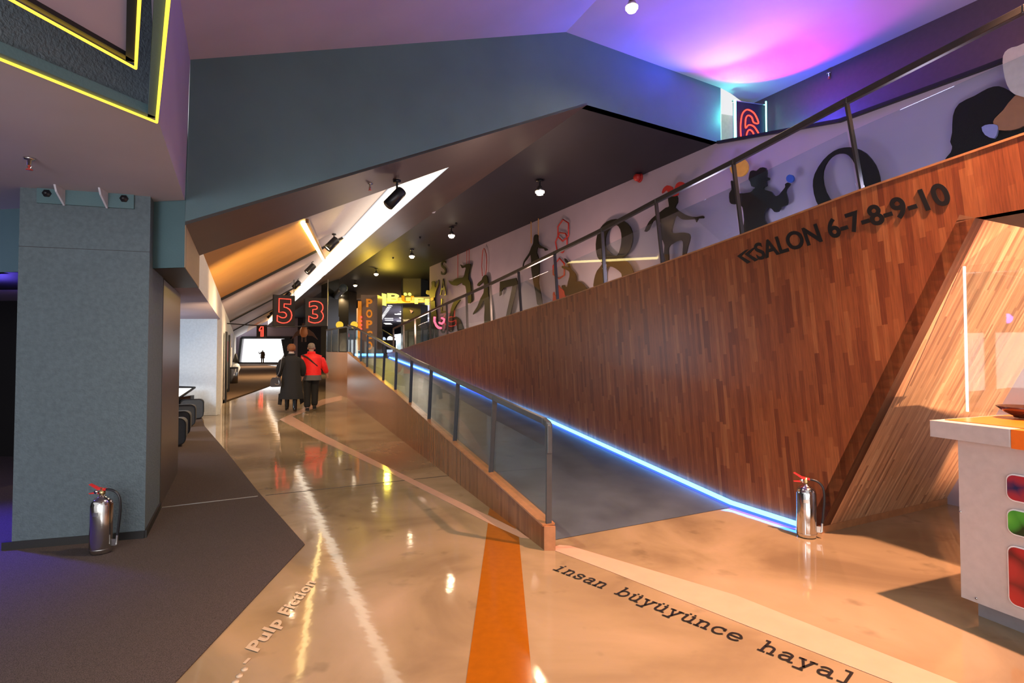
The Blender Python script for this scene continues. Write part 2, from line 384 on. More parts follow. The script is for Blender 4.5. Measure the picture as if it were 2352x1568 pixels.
# ================================================================== STRUCTURE
def XY(p, z): return Vector((p[0], p[1], z))
def BZ(p): return 2.68+0.469*((p[0]+0.498*p[1])/1.1171+0.46)
SP0 = lx(LL, 8, 2.85); SN = (Vector((0, 0, 1))-V_*0.62).normalized()
def SZ(p): return 2.85+0.62*((p[0]+0.498*p[1])/1.1171+0.46)
def onB(px, py):
    n = (Vector((0, 0, 1))-V_*0.469).normalized(); return onG(px, py, Vector((-2.88, 4.75, BZ((-2.88, 4.75)))), n)
def onS(px, py): return onG(px, py, SP0, SN)
CLN = (2.81, -0.498); KL = (4.0*1.1171, -0.498)
struct('floor', MB().quad((-40, -8, 0), (12, -8, 0), (12, 62, 0), (-40, 62, 0)), M_floor, 'polished beige concrete floor')
# bulkhead
T1, T2, T3 = onV(437, 137, FL), onV(1300, 70, FL), onV(1655, 205, FL)
A, F1, F2 = onV(425, 512, FL), onV(1350, 235, FL), onV(1655, 327, FL)
A.z = BZ(A); F1 = Vector((F1.x, F1.y, 0)); 
# point of the bulkhead where the sloping soffit reaches the dark ceiling
yk = (KL[0]-FL[0])/(FL[1]-KL[1]); F1 = Vector((FL[0]+FL[1]*yk, yk, ZD)); F2.z = ZD
zc = (T2.z+T3.z)/2; T2.z = T3.z = zc
A0 = Vector((A.x, A.y, 2.31))
back = Vector((-1, 1.706, 0)).normalized()*0.12
struct('wall_bulkhead', MB().prism([[A, F1, F2, T3, T2, T1]], back), M_teal, 'dark teal bulkhead wall across the hall')
L1 = Vector((-4.75, 5.05, 2.31)); L2 = Vector((-9.5, 5.8, 2.31))
zz = Vector((0, 0, 0.75))
struct('wall_left_beam', MB().prism([[A0, A0+Vector((0, 0, T1.z-2.31)), L1+Vector((0, 0, T1.z-2.31)), L1]], (0, 0.02, 0)).prism([[L1, L1+zz, L2+zz, L2]], (0, .1, 0)), M_teal)
A1 = onZ(450, 660, 2.31); A1 = lx((A.x+0.498*A.y, -0.498), 6.34, 2.31)
A1t = Vector((A1.x, A1.y, BZ(A1)))
struct('wall_left_cheek', MB().prism([[A0+V_*.006, A+V_*.006, A1t+V_*.006, A1+V_*.006]], -V_*0.005), M_tan)
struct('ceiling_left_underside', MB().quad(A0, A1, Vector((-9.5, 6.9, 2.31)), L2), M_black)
struct('ceiling_recess', MB().quad(A1, lx(LL, 13.25, 2.31), Vector((-12.5, 13.25, 2.31)), Vector((-9.5, 6.9, 2.31))), M_mauve2)
# sloping brown soffit in front of the opening, then the band beside the light cove
P = lx(CLN, 7.37, 0); P.z = BZ(P)
Kf = lx(KL, 58, ZD); Cf = lx(CLN, 58, 0); Cf.z = BZ(Cf)
struct('ceiling_brown_soffit', MB().prism([[A, F1, P, A1t]], (0, 0, .03)), M_brown)
struct('ceiling_sloped_band', MB().quad(F1, Kf, Cf, P), M_brown)
cf2 = Vector((Cf.x, Cf.y, SZ(Cf))); p2 = Vector((P.x, P.y, SZ(P)))
# raised sloping ceiling panels in alternating satin colours
def sp(v, u):  # point of the raised slope, v across, u along
    q = V_*v+U*u; return Vector((q.x, q.y, 2.85+0.62*(v+0.46)))

def strip_u(v):  # the diagonal light stick as a line u(v)
    return 9.36+(v-0.88)*(19.6-9.36)/(2.516-0.88)
US = [15.3, 27.0, 38.7, 58.0]
# front edge of the opening follows the brown soffit; start a little before it
vst = 0.88+(15.3-9.36)*(2.516-0.88)/(19.6-9.36)
amb, pale = MB(), MB()
amb.add([sp(-.46, 7.2), sp(0.5, 6.9), sp(vst, 15.3), sp(-.46, 15.3)], [(0, 1, 2, 3)])
pale.add([sp(0.5, 6.9), sp(2.516, 6.6), sp(2.516, 15.3), sp(vst, 15.3)], [(0, 1, 2, 3)])
dz = Vector((0, 0, -0.05))
pale.add([sp(-.46, 15.3)+dz, sp(vst, 15.3)+dz, sp(2.516, 19.6)+dz, sp(2.516, 27)+dz, sp(-.46, 27)+dz], [(0, 1, 2, 3, 4)])
amb.add([sp(vst, 15.3)+dz, sp(2.516, 15.3)+dz, sp(2.516, 19.6)+dz], [(0, 1, 2)])
dz = dz*2
pale.add([sp(-.46, 27)+dz, sp(1.2, 27)+dz, sp(2.516, 38.7)+dz, sp(-.46, 38.7)+dz], [(0, 1, 2, 3)])
amb.add([sp(1.2, 27)+dz, sp(2.516, 27)+dz, sp(2.516, 38.7)+dz], [(0, 1, 2)])
dz = dz*1.5
amb.add([sp(0.5, 38.7)+dz, sp(2.516, 38.7)+dz, sp(2.516, 62)+dz, sp(0.5, 62)+dz], [(0, 1, 2, 3)])
pale.add([sp(-.46, 38.7)+dz, sp(0.5, 38.7)+dz, sp(0.5, 62)+dz, sp(-.46, 62)+dz], [(0, 1, 2, 3)])
struct('ceiling_amber_panels', amb, M_amber); struct('ceiling_pale_panels', pale, M_pale)
rv = MB()
for k, u in enumerate(US[:3]): rv.bar(sp(-.46, u)+Vector((0, 0, -.03-.05*k)), sp(2.45, u)+Vector((0, 0, -.03-.05*k)), .05, .07)
struct('trim_1', rv, M_black)
# cove: vertical upstand right of the opening, the light on it painted as glow
a_, b_ = lx(CLN, 6.6, 0), lx(CLN, 58, 0)
tagged('cove_glow_face', MB().quad(Vector((a_.x, a_.y, BZ(a_)+.02)), Vector((b_.x, b_.y, BZ(b_)+.02)), Vector((b_.x, b_.y, SZ(b_)-.12)), Vector((a_.x, a_.y, SZ(a_)-.03))), G_cove, 'long white cove face with its light painted as glow, along the sloping ceiling', 'cove face')
# dark ceiling
S21 = lx(SL, 21.1, ZD)
struct('ceiling', MB().add([F1, F2, S21, (14, 21.1, ZD), (14, 60, ZD), Kf], [(0, 1, 2, 3, 4, 5)]), M_dark, 'dark glossy ceiling with a row of lamps')
# left corridor wall
struct('wall_left', MB().prism([[lx(LL, 13.2, 0), lx(LL, 58, 0), lx(LL, 58, 2.9), lx(LL, 6.34, 2.9), lx(LL, 6.34, 2.318), lx(LL, 13.2, 2.318)]], -V_*0.15), M_white)
struct('wall_recess_panel', MB().box((-9.68, 13.16, 1.16), (5.2, .2, 2.31)), M_whitepanel, 'white glossy panel closing the recess')
# far wall
FYW = 57
tz = [onY(553, 835, FYW), onY(653, 835, FYW), onY(643, 779, FYW), onY(559, 779, FYW)]
tf = [onY(549, 835, FYW), onY(671, 835, FYW), onY(671, 775, FYW), onY(556, 775, FYW)]
x0, x1 = onY(525, 800, FYW).x, onY(760, 800, FYW).x
struct('wall_far', MB().prism([[(x0-3, FYW, 0), (x1, FYW, 0), (x1, FYW, 6), (x0-3, FYW, 6)], [Vector((p.x, FYW, max(p.z, 0.02))) for p in tf]], (0, .4, 0)), M_mauve2)
struct('window_1', MB().quad(*[Vector((p.x, FYW+.3, max(p.z, 0.05))) for p in tz]), G_win, 'bright trapezoid window at the end of the corridor')
o_ = MB()
for i in range(4): o_.bar(Vector((tf[i].x, FYW-.05, max(tf[i].z, .05))), Vector((tf[(i+1) % 4].x, FYW-.05, max(tf[(i+1) % 4].z, .05))), .25, .25)
o_.quad(*[Vector((p.x, FYW+.25, max(p.z, .05))) for p in (tz[1], tf[1], tf[2], tz[2])])
struct('window_frame', o_, M_blackmetal, parent=bpy.data.objects['window_1'])
# gallery wall with the cut-outs
topS = [lx(SL, 21.1, ZD), lx(SL, 8.28, ZD), lx(SL, 6.58, 4.39), lx(SL, 5.33, 4.37), lx(SL, -2, 4.37)]
struct('wall_gallery', MB().prism([[lx(SL, -2, 0), lx(SL, 21.1, 0)]+topS], V_*0.2), M_mauve2, 'mauve gallery wall behind the upper ramp')
lg = MB()
for a, b in zip(topS[1:-1], topS[2:]): lg.bar(a-V_*.02+Vector((0, 0, -.012)), b-V_*.02+Vector((0, 0, -.012)), .06, .04)
lg.quad(topS[1], topS[2], lx(DL, 6.58, 4.39), lx(DL, 8.8, 4.60)).quad(topS[2], topS[3], lx(DL, 5.33, 4.37), lx(DL, 6.58, 4.39)).quad(topS[3], topS[4], lx(DL, -2, 4.37), lx(DL, 5.33, 4.37))
struct('trim_2', lg, M_black, 'black ledge on top of the gallery wall')
struct('wall_setback', MB().prism([[lx(DL, -2, 4.2), lx(DL, 8.9, 4.2), lx(DL, 8.9, zc+.05), lx(DL, -2, zc+.05)]], V_*.2), mat('dark_satin_paint', (0.075, 0.05, 0.065), 0.4, spec=0.5), 'dark set-back wall above the gallery')
# upper ceiling: a flat part over the right, a part that falls towards the left
cr = onZ(1370, 0, zc); cdir = (cr-T2); cdir.z = 0; cE = T2+cdir*9
dT3 = lx(DL, 8.75, zc)
struct('ceiling_right', MB().add([T2, T3, Vector((3.45, 8.5, zc)), Vector((4.6, 9.6, zc)), dT3, lx(DL, -2, zc), Vector((cE.x, -2, zc)), cE], [(0, 1, 2, 3, 4, 5, 6, 7)]), M_mauve, 'high mauve ceiling washed by coloured neon')
V0 = onZ(360, 267, 2.9); Vr = onZ(385, 0, 2.9)
Qn = (T2-T1).cross(cE-T2); Q = onG(414, 0, T1, Qn); Q2 = Q+(Q-T1)*2
struct('ceiling_left', MB().add([T1, T2, cE, Q2, Q], [(0, 1, 2), (0, 2, 3, 4)]), M_mauve, 'mauve ceiling falling to the left')
# soffit block on the left with the triangular skylight slot
B0 = onZ(417, 457, 2.9); B0 = Vector((-2.87, 4.74, 2.9)); V0 = onZ(360, 267, 2.9); Vr = onZ(385, 0, 2.9); Vl = onZ(0, 118, 2.9)
Bn = V0+(Vr-V0)*3
struct('wall_soffit_side', MB().add([B0, V0, Bn, Q2, Q, T1], [(0, 1, 4, 5), (1, 2, 3, 4)]), M_mauve2)
dl = (Vl-V0); Vl2 = V0+dl*2.5
struct('ceiling_soffit', MB().prism([[B0, V0, Vl2, Vector((-9.5, 3.0, 2.9)), Vector((-9.5, 5.8, 2.9)), Vector((-4.75, 5.05, 2.9))]], (0, 0, .04)), M_mauve, 'low mauve soffit above the column')
slot = MB().prism([[V0+dl*.02, Vl2, Vl2+Vector((0, 0, 2.2)), V0+dl*.02+Vector((0, 0, 2.2))]], (-.06, .03, 0))
struct('wall_slot', slot, M_column)
struct('ceiling_slot', MB().add([V0+Vector((.3, .3, 1.4)), Vl2+Vector((-.5, 0, 1.4)), Vector((-3, -1, 4.3)), Bn+Vector((.3, 0, 1.4))], [(0, 1, 2, 3)]), M_mauve2)
fr_ = MB(); e1 = (Vl2-V0).normalized(); e2 = (Bn-V0).normalized(); inn = (e1+e2)*0.035
fr_.bar(V0+inn*.6, Vl2+inn*.6, .05, .05).bar(V0+inn*.6, Bn+inn*.6, .05, .05)
struct('trim_3', fr_, M_teal)
yl = MB().tube([Vl2+Vector((0, 0, -.034)), V0+Vector((0, 0, -.034))], .007).tube([V0+Vector((0, 0, -.034)), Bn+Vector((0, 0, -.034))], .007)
tagged('led_strip', yl, G_yellow, 'yellow LED strip on the outer edge of the triangular slot overhead', 'led strip', 'yellow strips around the overhead slot')
I0 = onZ(312, 142, 2.9); I1 = onZ(45, -8, 2.9); I2 = onZ(320, -8, 2.9); d1 = (I1-I0); d2 = (I2-I0)
Ia, Ib = I0+d1*2.5, I0+d2*3.5
tr = thing('hanging_prism', 'pale mauve triangular block hanging inside the overhead slot, edged in yellow', 'ceiling block', I0)
MB().prism([[I0, Ia, Ib]], (0, 0, 1.3)).build('block_body', M_mauve2, tr)
MB().tube([Ia+Vector((0, 0, -.03)), I0+Vector((0, 0, -.03))], .006).tube([I0+Vector((0, 0, -.03)), Ib+Vector((0, 0, -.03))], .006).build('led_edge', G_yellow, tr)
n1 = (d1.normalized()+d2.normalized())*.02
MB().bar(I0+n1, Ia+n1, .045, .04).bar(I0+n1, Ib+n1, .045, .04).build('edge_frame', M_blackmetal, tr)
# niche that holds the number six
E = [Vector((3.23, 8.33, 4.5)), Vector((3.35, 8.62, 4.5)), Vector((3.55, 9.25, 4.5))]
h2 = Vector((0, 0, zc-4.5))
struct('wall_niche', MB().quad(E[0], E[1], E[1]+h2, E[0]+h2).quad(E[1], E[2], E[2]+h2, E[1]+h2).quad(E[2], (4.7, 9.6, 4.5), (4.7, 9.6, zc), E[2]+h2), M_white)
tri = [onY(1757, 224, 9.3), onY(1757, 325, 9.3), onY(1850, 325, 9.3), onY(1826, 292, 9.3)]
struct('wall_niche_facet', MB().prism([tri], (0, .1, 0)), M_mauve2)
# ---------------- wooden ramp wall
def uvW(p, org, ud, vd): d = Vector(p)-org; return (d.dot(ud), d.dot(vd))
th = math.radians(5.5); ud = (-U*math.cos(th)+Vector((0, 0, 1))*math.sin(th)); vd = (U*math.sin(th)+Vector((0, 0, 1))*math.cos(th))
E1 = onV(2240, 500, WL); E1.z = 2.5; E0 = onV(1880, 1215, WL); E0.z = 0
wt = [(890, 812), (927, 801), (981, 783), (1120, 741), (1280, 690), (1392, 651), (1522, 606), (1705, 540), (1980, 437), (2352, 310)]
wtop = [onV(x, y, WL) for x, y in wt]; e = wtop[-1]; wtop.append(lx(WL, 0.6, e.z+.31))
poly = [E0, E1, lx(WL, .6, 2.5)]+wtop[::-1]+[lx(WL, wtop[0].y, 0)]
org = lx(WL, 5, 0)
W = MB().prism([poly], V_*.12, front_uv=[uvW(p, org, ud, vd) for p in poly]*1)
struct('wall_wood', W, M_wood, 'tall wall of narrow reddish wooden strips')
ft = MB()
for a, b in zip(wtop[:-1], wtop[1:]): ft.bar(a+V_*.06+Vector((0, 0, .008)), b+V_*.06+Vector((0, 0, .008)), .13, .016)
struct('trim_4', ft, M_woodcap)
# upper ramp floor behind it
ur = MB()
for a, b in zip(wtop[:-1], wtop[1:]):
    a2, b2 = lx(SL, a.y+1.0, a.z-.32), lx(SL, b.y+1.0, b.z-.32); ur.quad(a-Vector((0, 0, .32)), b-Vector((0, 0, .32)), b2, a2)
struct('floor_upper_ramp', ur, M_ramp)
# sloping facet under the ramp (wood strips run up along its edge) and the soffit over it
fd = (E1-E0).normalized(); Vw = V_*2.15
fuv = [uvW(p, E0, V_, fd) for p in (E0, E1, E1+Vw, E0+Vw)]
nf = fd.cross(V_).normalized()
if nf.dot(U) < 0: nf = -nf
struct('wall_wood_facet', MB().prism([[E0, E1, E1+Vw, E0+Vw]], nf*.1, front_uv=fuv), M_woodlit, 'leaning facet of wooden strips under the ramp, coloured paler for the light on it')
struct('ceiling_under_ramp', MB().quad(E1, E1+Vw, lx(SL, .3, 2.5), lx(WL, .6, 2.5)), M_dark)
struct('trim_5', MB().bar(E0+Vector((0, -.02, .03)), E0+Vw+Vector((0, -.02, .03)), .03, .06), M_woodcap)
# ---------------- low plinth of the ramp
pb = [(1251, 1258), (748, 895)]
ptop = [(1250, 1208), (1128.6, 1097), (1044.6, 1022), (987.5, 972), (910.7, 902.5), (878.6, 877.5), (798, 809)]
pt = [onV(x, y, PL) for x, y in ptop]; p_end = lx(PL, 18.2, 0)
Lend = Vector((-7.2, 21, 0)); Lend2 = onZ(748, 895, 0)
fpoly = [lx(PL, pt[0].y, 0)]+pt+[Vector((pt[-1].x, pt[-1].y, 0))]
pud = (pt[-1]-pt[0]); pud.z = 0; pud.normalize(); pn = Vector((pud.y, -pud.x, 0))
if pn.x < 0: pn = -pn
struct('wall_plinth', MB().prism([fpoly], pn*.085, front_uv=[uvW(p, pt[0], pud, Vector((0, 0, 1))) for p in fpoly]), M_woodpl, 'low wooden plinth beside the ramp')
lz = pt[-1].z
c1 = Vector((pt[-1].x, pt[-1].y, 0)); c2 = Vector((Lend2.x, Lend2.y, 0)); q4 = [c1, c2, Vector((c2.x, c2.y, lz)), Vector((c1.x, c1.y, lz))]
du = (c2-c1).normalized()
struct('wall_landing', MB().prism([q4], Vector((du.y, -du.x, 0))*.1, front_uv=[uvW(p, c1, du, Vector((0, 0, 1))) for p in q4]), M_woodpl)
cp = MB()
for a, b in zip(pt[:-1], pt[1:]): cp.bar(a+pn*.04+Vector((0, 0, .006)), b+pn*.04+Vector((0, 0, .006)), .11, .014)
struct('trim_6', cp, M_woodcap)
cb = MB().bar(pt[0]+pn*.043+Vector((.004, -.006, -pt[0].z/2)), pt[0]+pn*.043+Vector((.004, -.030, -pt[0].z/2)), .09, pt[0].z, up=(0, 0, 1))
struct('trim_7', cb, M_woodcap)
# ---------------- ramp and landing
rw = [(5.56, 0.004), (8.87, .41), (12.9, .80), (16.08, 1.08), (18.3, 1.27)]
rp_ = [(4.51, .004), (8.0, .36), (12.2, .77), (15.4, 1.08), (18.0, 1.27)]
rm = MB()
g = [[lx(PL, yp, zp)*(1-t)+lx(WL, yw, zw)*t for t in (0, .5, 1)] for (yw, zw), (yp, zp) in zip(rw, rp_)]
for i in range(4):
    for j in range(2): rm.quad(g[i][j], g[i][j+1], g[i+1][j+1], g[i+1][j])
struct('floor_ramp', rm, M_ramp, 'dark grey ramp surface')
Pp = (lx(PL, 18, 1.27), lx(WL, 18.3, 1.27))
struct('floor_landing', MB().add([Pp[0], Pp[1], lx(SL, 18.6, 1.27), lx(SL, 21.2, 1.27), (14, 21.2, 1.27), (14, 55, 1.27), (-18.5, 55, 1.27), (c2.x, c2.y, 1.27)], [tuple(range(8))]), M_carpet)
# ---------------- floor coverings
def fpolyg(pts, z, zt=0.0):
    ps = [onZ(x, y, z) for x, y in pts]; return ps
cz = .008
cpt = fpolyg([(400, 1568), (700, 1249), (590, 1125), (520, 1036), (470, 978), (463, 958)], cz)
cpt = [Vector((-1.5, .3, cz)), Vector((-.95, .9, cz))][:0]+[cpt[0]+(cpt[0]-cpt[1])*1.2]+cpt+[Vector((-9.5, 13.2, cz)), Vector((-12, 13.2, cz)), Vector((-12, -2, cz)), Vector((-3, -2, cz))]
struct('floor_carpet', MB().prism([cpt], (0, 0, -.007)), M_carpet, 'grey brown carpet on the left')
c2p = [onZ(498, 926, cz), onZ(635, 881, cz), onZ(700, 862, cz), onZ(700, 846, cz), onZ(612, 838.5, cz), onZ(700, 838, cz), Vector((-18, 56.9, cz)), lx(LL, 56.9, cz), lx(LL, 15.9, cz)]
struct('floor_carpet_far', MB().prism([c2p], (0, 0, -.006)), mat('corridor_carpet', (0.15, 0.095, 0.06), 0.95, noise=0.4, nscale=120, spec=.1), 'brown carpet of the far corridor')
jt = MB().bar(onZ(372, 1165, .010), onZ(592, 1139, .010), .012, .006)
struct('trim_8', jt, M_steel)
struct('trim_9', MB().bar(onZ(610, 1137, .001), onZ(1030, 1092, .001), .008, .004), M_black)
def stripe(name, pts, z, m, label):
    ps = fpolyg(pts, z); o = MB().prism([ps], (0, 0, -.0015)).build(name, m); o['kind'] = 'structure'; o['label'] = label; return o
stripe('floor_stripe', [(1262, 1259), (1285, 1251), (1310, 1253), (1690, 1366), (2199, 1567), (2480, 1680), (2300, 1680), (2052, 1568), (1690, 1426), (1400, 1311)], .003, M_beige, 'pale stripe running to the lower right')
stripe('floor_stripe', [(642, 963), (672, 956), (748, 1000), (901, 1077), (1184, 1214), (1216, 1236), (1196, 1234), (1119, 1199), (897, 1086), (718, 1003)], .0032, M_beige, 'pale stripe beside the plinth')
stripe('floor_stripe', [(642, 963), (672, 956), (745, 928), (785, 918), (785, 908), (740, 917)], .0028, M_beige, 'short pale stripe crossing to the plinth')
stripe('floor_stripe', [(1070, 1568), (1121, 1200), (1192, 1233), (1223, 1568), (1243, 1800), (1030, 1800)], .0026, M_orange, 'wide orange stripe')
stripe('floor_stripe', [(1125, 1165), (1186, 1210), (1184, 1214), (1121, 1181)], .0026, M_orange, 'tip of the orange stripe by the plinth')
# far halls
struct('wall_back', MB().box((-2, 56, 2.4), (40, .3, 5)), M_dark)
cove = [onY(800, 716, 36), onY(985, 640, 36), onY(985, 700, 36), onY(800, 745, 36)]
struct('wall_buffet_band', MB().prism([[Vector(p) for p in cove]], (0, .3, 0)), mat('cream_band', (0.7, 0.5, 0.33), 0.6, emit=0.0))
light('cream_band_wash', 'AREA', (-7.5, 34.5, 4.5), 120, (1, .7, .4), 6, (-7.5, 36, 4.2), size_y=.3)
# column
C1, C2 = onZ(35, 1262, 0), onZ(332, 1237, 0); C1.z = C2.z = 0
C1 = Vector((-3.97, 4.36, 0)); C3 = C2+U*.93; C4 = C1+U*.93
col = thing('column', 'rough teal plastered square column standing on the carpet', 'column', (C1+C2)*.5)
def vbox(m, ps, z0, z1): return m.prism([[Vector((p.x, p.y, z0)) for p in ps]], (0, 0, z1-z0))
vbox(MB(), [C1, C2, C3, C4], 0, 2.92).build('shaft', M_column, col)
cd = (C2-C1).normalized(); cn = Vector((cd.y, -cd.x, 0))
pl = MB()
k0, k1 = C1+cd*.12, C1+cd*.80
pl.prism([[k0+Vector((0, 0, 2.78)), k1+Vector((0, 0, 2.78)), k1+Vector((0, 0, 2.915)), k0+Vector((0, 0, 2.915))]], cn*.02).build('steel_plate', M_teal, col)
for t in (.19, .73):
    MB().lathe([(0, .035), (.018, .035), (.018, .012), (.032, .012), (.032, 0), (0, 0)], C1+cd*t+Vector((0, 0, 2.86))+cn*.02, 6, R=Matrix((cd, Vector((0, 0, 1)), cn)).transposed()).build('bolt', M_blackmetal, col)
for t in (.30, .60):
    b0 = C1+cd*t+cn*.02+Vector((0, 0, 2.9))
    MB().prism([[b0, b0+cn*.16, b0+cn*.13+Vector((0, 0, -.05)), b0+Vector((0, 0, -.13))]], cd*.014).build('gusset_plate', mat('pale_steel', (.5, .5, .56), .5), col)
bb = MB(); s0 = C1-cd*.06+cn*.012; bb.prism([[s0, C2+cn*.012, C2+cn*.012+Vector((0, 0, .07)), s0+Vector((0, 0, .07))]], -cn*.03).build('skirting', M_black, col)
bb = MB(); bb.prism([[C2, C3, C3+Vector((0, 0, .07)), C2+Vector((0, 0, .07))]], V_*.015).build('skirting', M_black, col)
MB().prism([[C1+Vector((0, 0, 2.42))+cn*.003, C2+Vector((0, 0, 2.42))+cn*.003, C2+Vector((0, 0, 2.425))+cn*.003, C1+Vector((0, 0, 2.425))+cn*.003]], cn*-.02).build('plaster_seam', M_blackmetal, col)
D0, D1 = C3+U*.05, C3+U*1.75
struct('door_1', vbox(MB(), [D0, D1, D1-V_*.5, D0-V_*.5], 0, 2.30), mat('brown_door_laminate', (0.075, 0.062, 0.058), 0.35, spec=.5), 'dark laminate panel behind the column')
dd = bpy.data.objects['door_1']
struct('door_edge', MB().box(C3+U*.025+Vector((0, 0, 1.15))-V_*.04, (.05, .05, 2.3)), mat('bronze_edge', (0.75, 0.35, 0.12), 0.18, metal=1), parent=dd)
# dark room left of the column
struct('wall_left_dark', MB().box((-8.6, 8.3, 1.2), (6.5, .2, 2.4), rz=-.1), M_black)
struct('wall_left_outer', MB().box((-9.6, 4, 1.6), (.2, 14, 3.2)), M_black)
# ================================================================== RAILINGS
def railing(name, label, L, off, posts, rail, gl_bays, mrail, hr=(.045, .05), ratio=.75, gtype=M_glass):
    Lo = (L[0]+off*1.1, L[1]); p0 = onV(*posts[0][0], Lo)
    t = thing(name, label, 'railing', p0)
    hp = [onV(x, y, Lo) if not isinstance(x, Vector) else x for x, y in rail]
    m = MB()
    for a, b in zip(hp[:-1], hp[1:]): m.bar(a, b, hr[0], hr[1])
    for a in hp[1:-1]: m.box(a, (hr[0], hr[0], hr[1]))
    bevel(m.build('handrail', mrail, t), .006, 2)
    P = []
    for (b, tp) in posts:
        B, T = onV(*b, Lo), onV(*tp, Lo); P.append((B, T))
        MB().bar(B, T, .018, .048, up=tuple(V_)).build('post', mrail, t)
    for i, (a, b) in enumerate(zip(P[:-1], P[1:])):
        if i in gl_bays: continue
        (B1, Tp1), (B2, Tp2) = a, b; k = .035
        q1, q2 = B1+(B2-B1)*k+(Tp1-B1)*.03, B2+(B1-B2)*k+(Tp2-B2)*.03
        q3, q4 = B2+(B1-B2)*k+(Tp2-B2)*ratio, B1+(B2-B1)*k+(Tp1-B1)*ratio
        MB().prism([[q1, q2, q3, q4]], V_*.010).build('glass_panel', gtype, t)
    return t, P
posts = [((1260, 1208), (1261, 972)), ((1127, 1096), (1136.4, 917)), ((1044, 1021), (1052, 877)), ((985, 969.6), (991, 845)), ((942, 931), (946, 826)), ((908, 901), (911, 808)), ((880, 878), (884, 790)), ((860, 860), (862.5, 779)), ((843, 844), (844.6, 769)), ((828.6, 830), (829.6, 761)), ((813, 818), (814, 753)), ((798, 808), (799, 750))]
rail = [(1260, 1040), (1260, 975), (1250, 966), (1136, 914), (1052, 875.5), (987.5, 843), (946, 823.5), (911, 804), (864, 777.5), (814, 751), (800, 747)]
rl, RP = railing('glass_railing', 'long dark metal and glass railing climbing the low wooden plinth of the ramp', PL, .045, posts, rail, (), M_rail)
# short return of the same railing on the landing
LP = onZ(748, 895, 0); ltx = [Vector((c2.x+(c1.x-c2.x)*t, c2.y+(c1.y-c2.y)*t, lz)) for t in (0.02, .3, .62, .95)]
lt = thing('glass_railing', 'short level glass railing at the top of the plinth, ahead of the walking couple', 'railing', ltx[0])
hz = Vector((0, 0, .84)); m = MB().bar(ltx[0]+hz, ltx[-1]+hz, .05, .05); m.build('handrail', M_rail, lt)
for p in ltx[:-1]: MB().bar(p, p+hz, .045, .03).build('post', M_rail, lt)
for a, b in zip(ltx[:-1], ltx[1:]): MB().prism([[a+Vector((0, 0, .03)), b+Vector((0, 0, .03)), b+hz*.78, a+hz*.78]], (.008, .008, 0)).build('glass_panel', M_glass, lt)
uposts = [((1980, 437), (1945, 238)), ((1705, 541), (1685, 377)), ((1522, 606), (1507, 464)), ((1390, 652), (1383, 531)), ((1281, 690), (1274, 584)), ((1197, 717), (1191, 623)), ((1129, 738), (1125.8, 654)), ((1074, 755), (1071.5, 678)), ((1028, 769), (1025.8, 698)), ((989, 781), (987.5, 716)), ((954, 792), (953, 732)), ((928, 801), (927, 744))]
urail = [(2600, -110), (2352, 22), (1945, 232), (1685, 372), (1507, 462), (1383, 528), (1273.8, 581), (1191, 621), (1125.8, 652), (1071.5, 676.8), (1025.8, 697), (987.5, 715), (955.6, 730), (903.6, 755), (903.6, 808)]
ul, UPP = railing('glass_railing', 'bronze metal and glass railing climbing along the top of the tall wooden wall', WL, .05, uposts, urail, (), M_railup, hr=(.045, .055), ratio=.7)
a = UPP[0]; b0 = onV(2352, 310, (WL[0]+.055, WL[1])); t0_ = onV(2352, 22, (WL[0]+.055, WL[1]))
MB().prism([[a[0]+(b0-a[0])*.02, b0+(b0-a[0])*.3, t0_+(b0-a[0])*.3-Vector((0, 0, .3)), a[1]+(t0_-a[1])*.02-Vector((0, 0, .25))]], V_*.01).build('glass_panel', M_glass, ul)
# ---------------- LED line along the foot of the wooden wall
lp = [lx((WL[0]-.05, WL[1]), y, z) for y, z in [(4.9, .03), (5.56, .035), (8.87, .44), (12.9, .83), (16.08, 1.11), (18.3, 1.30)]]
bl = thing('led_strip', 'blue LED strip glowing along the foot of the tall wooden wall', 'led strip', lp[0])
MB().tube(lp, .024).build('light_tube', G_blue, bl)
MB().tube([p+Vector((-.035, 0, -.024)) for p in lp], .014).build('light_tube', G_bluedeep, bl)
for i in range(5):
    a, b = lp[i], lp[i+1]; md = (a+b)/2-V_*.10+Vector((0, 0, .09)); L_ = (b-a).length
    if i == 0: continue
# ================================================================== LETTERING
def offs(L, d): return (L[0]-d*1.117, L[1])
def letters(name, s, L, bl_, br_, tl_, m, label, cat='lettering', d=.012, th_=.01, bold=.012, group=None):
    Lo = offs(L, d); mb = MB(); text_solid(mb, s, onV(*bl_, Lo), onV(*br_, Lo), onV(*tl_, Lo), V_*th_, bold)
    return tagged(name, mb, m, label, cat, group)
letters('wall_lettering', 'SALON 6-7-8-9-10', WL, (1741, 599), (2190, 467), (1729, 560), M_ink, 'black letters and numbers 6 to 10 on the tall wooden wall', bold=.026, d=.006, th_=.005)
for i, dx in enumerate((0, 17)):
    Lo = offs(WL, .006); ps = [(1693+dx, 588), (1712+dx, 574), (1719+dx, 572), (1703+dx, 588), (1724+dx, 601), (1716+dx, 605)]
    if i == 0: ar = MB()
    ar.prism([[onV(x, y-(dx*.28), Lo) for x, y in ps]], V_*.005)
tagged('arrow_mark', ar, M_ink, 'black double arrow pointing left before the wall lettering', 'arrow')
SLc = offs(SL, .10)
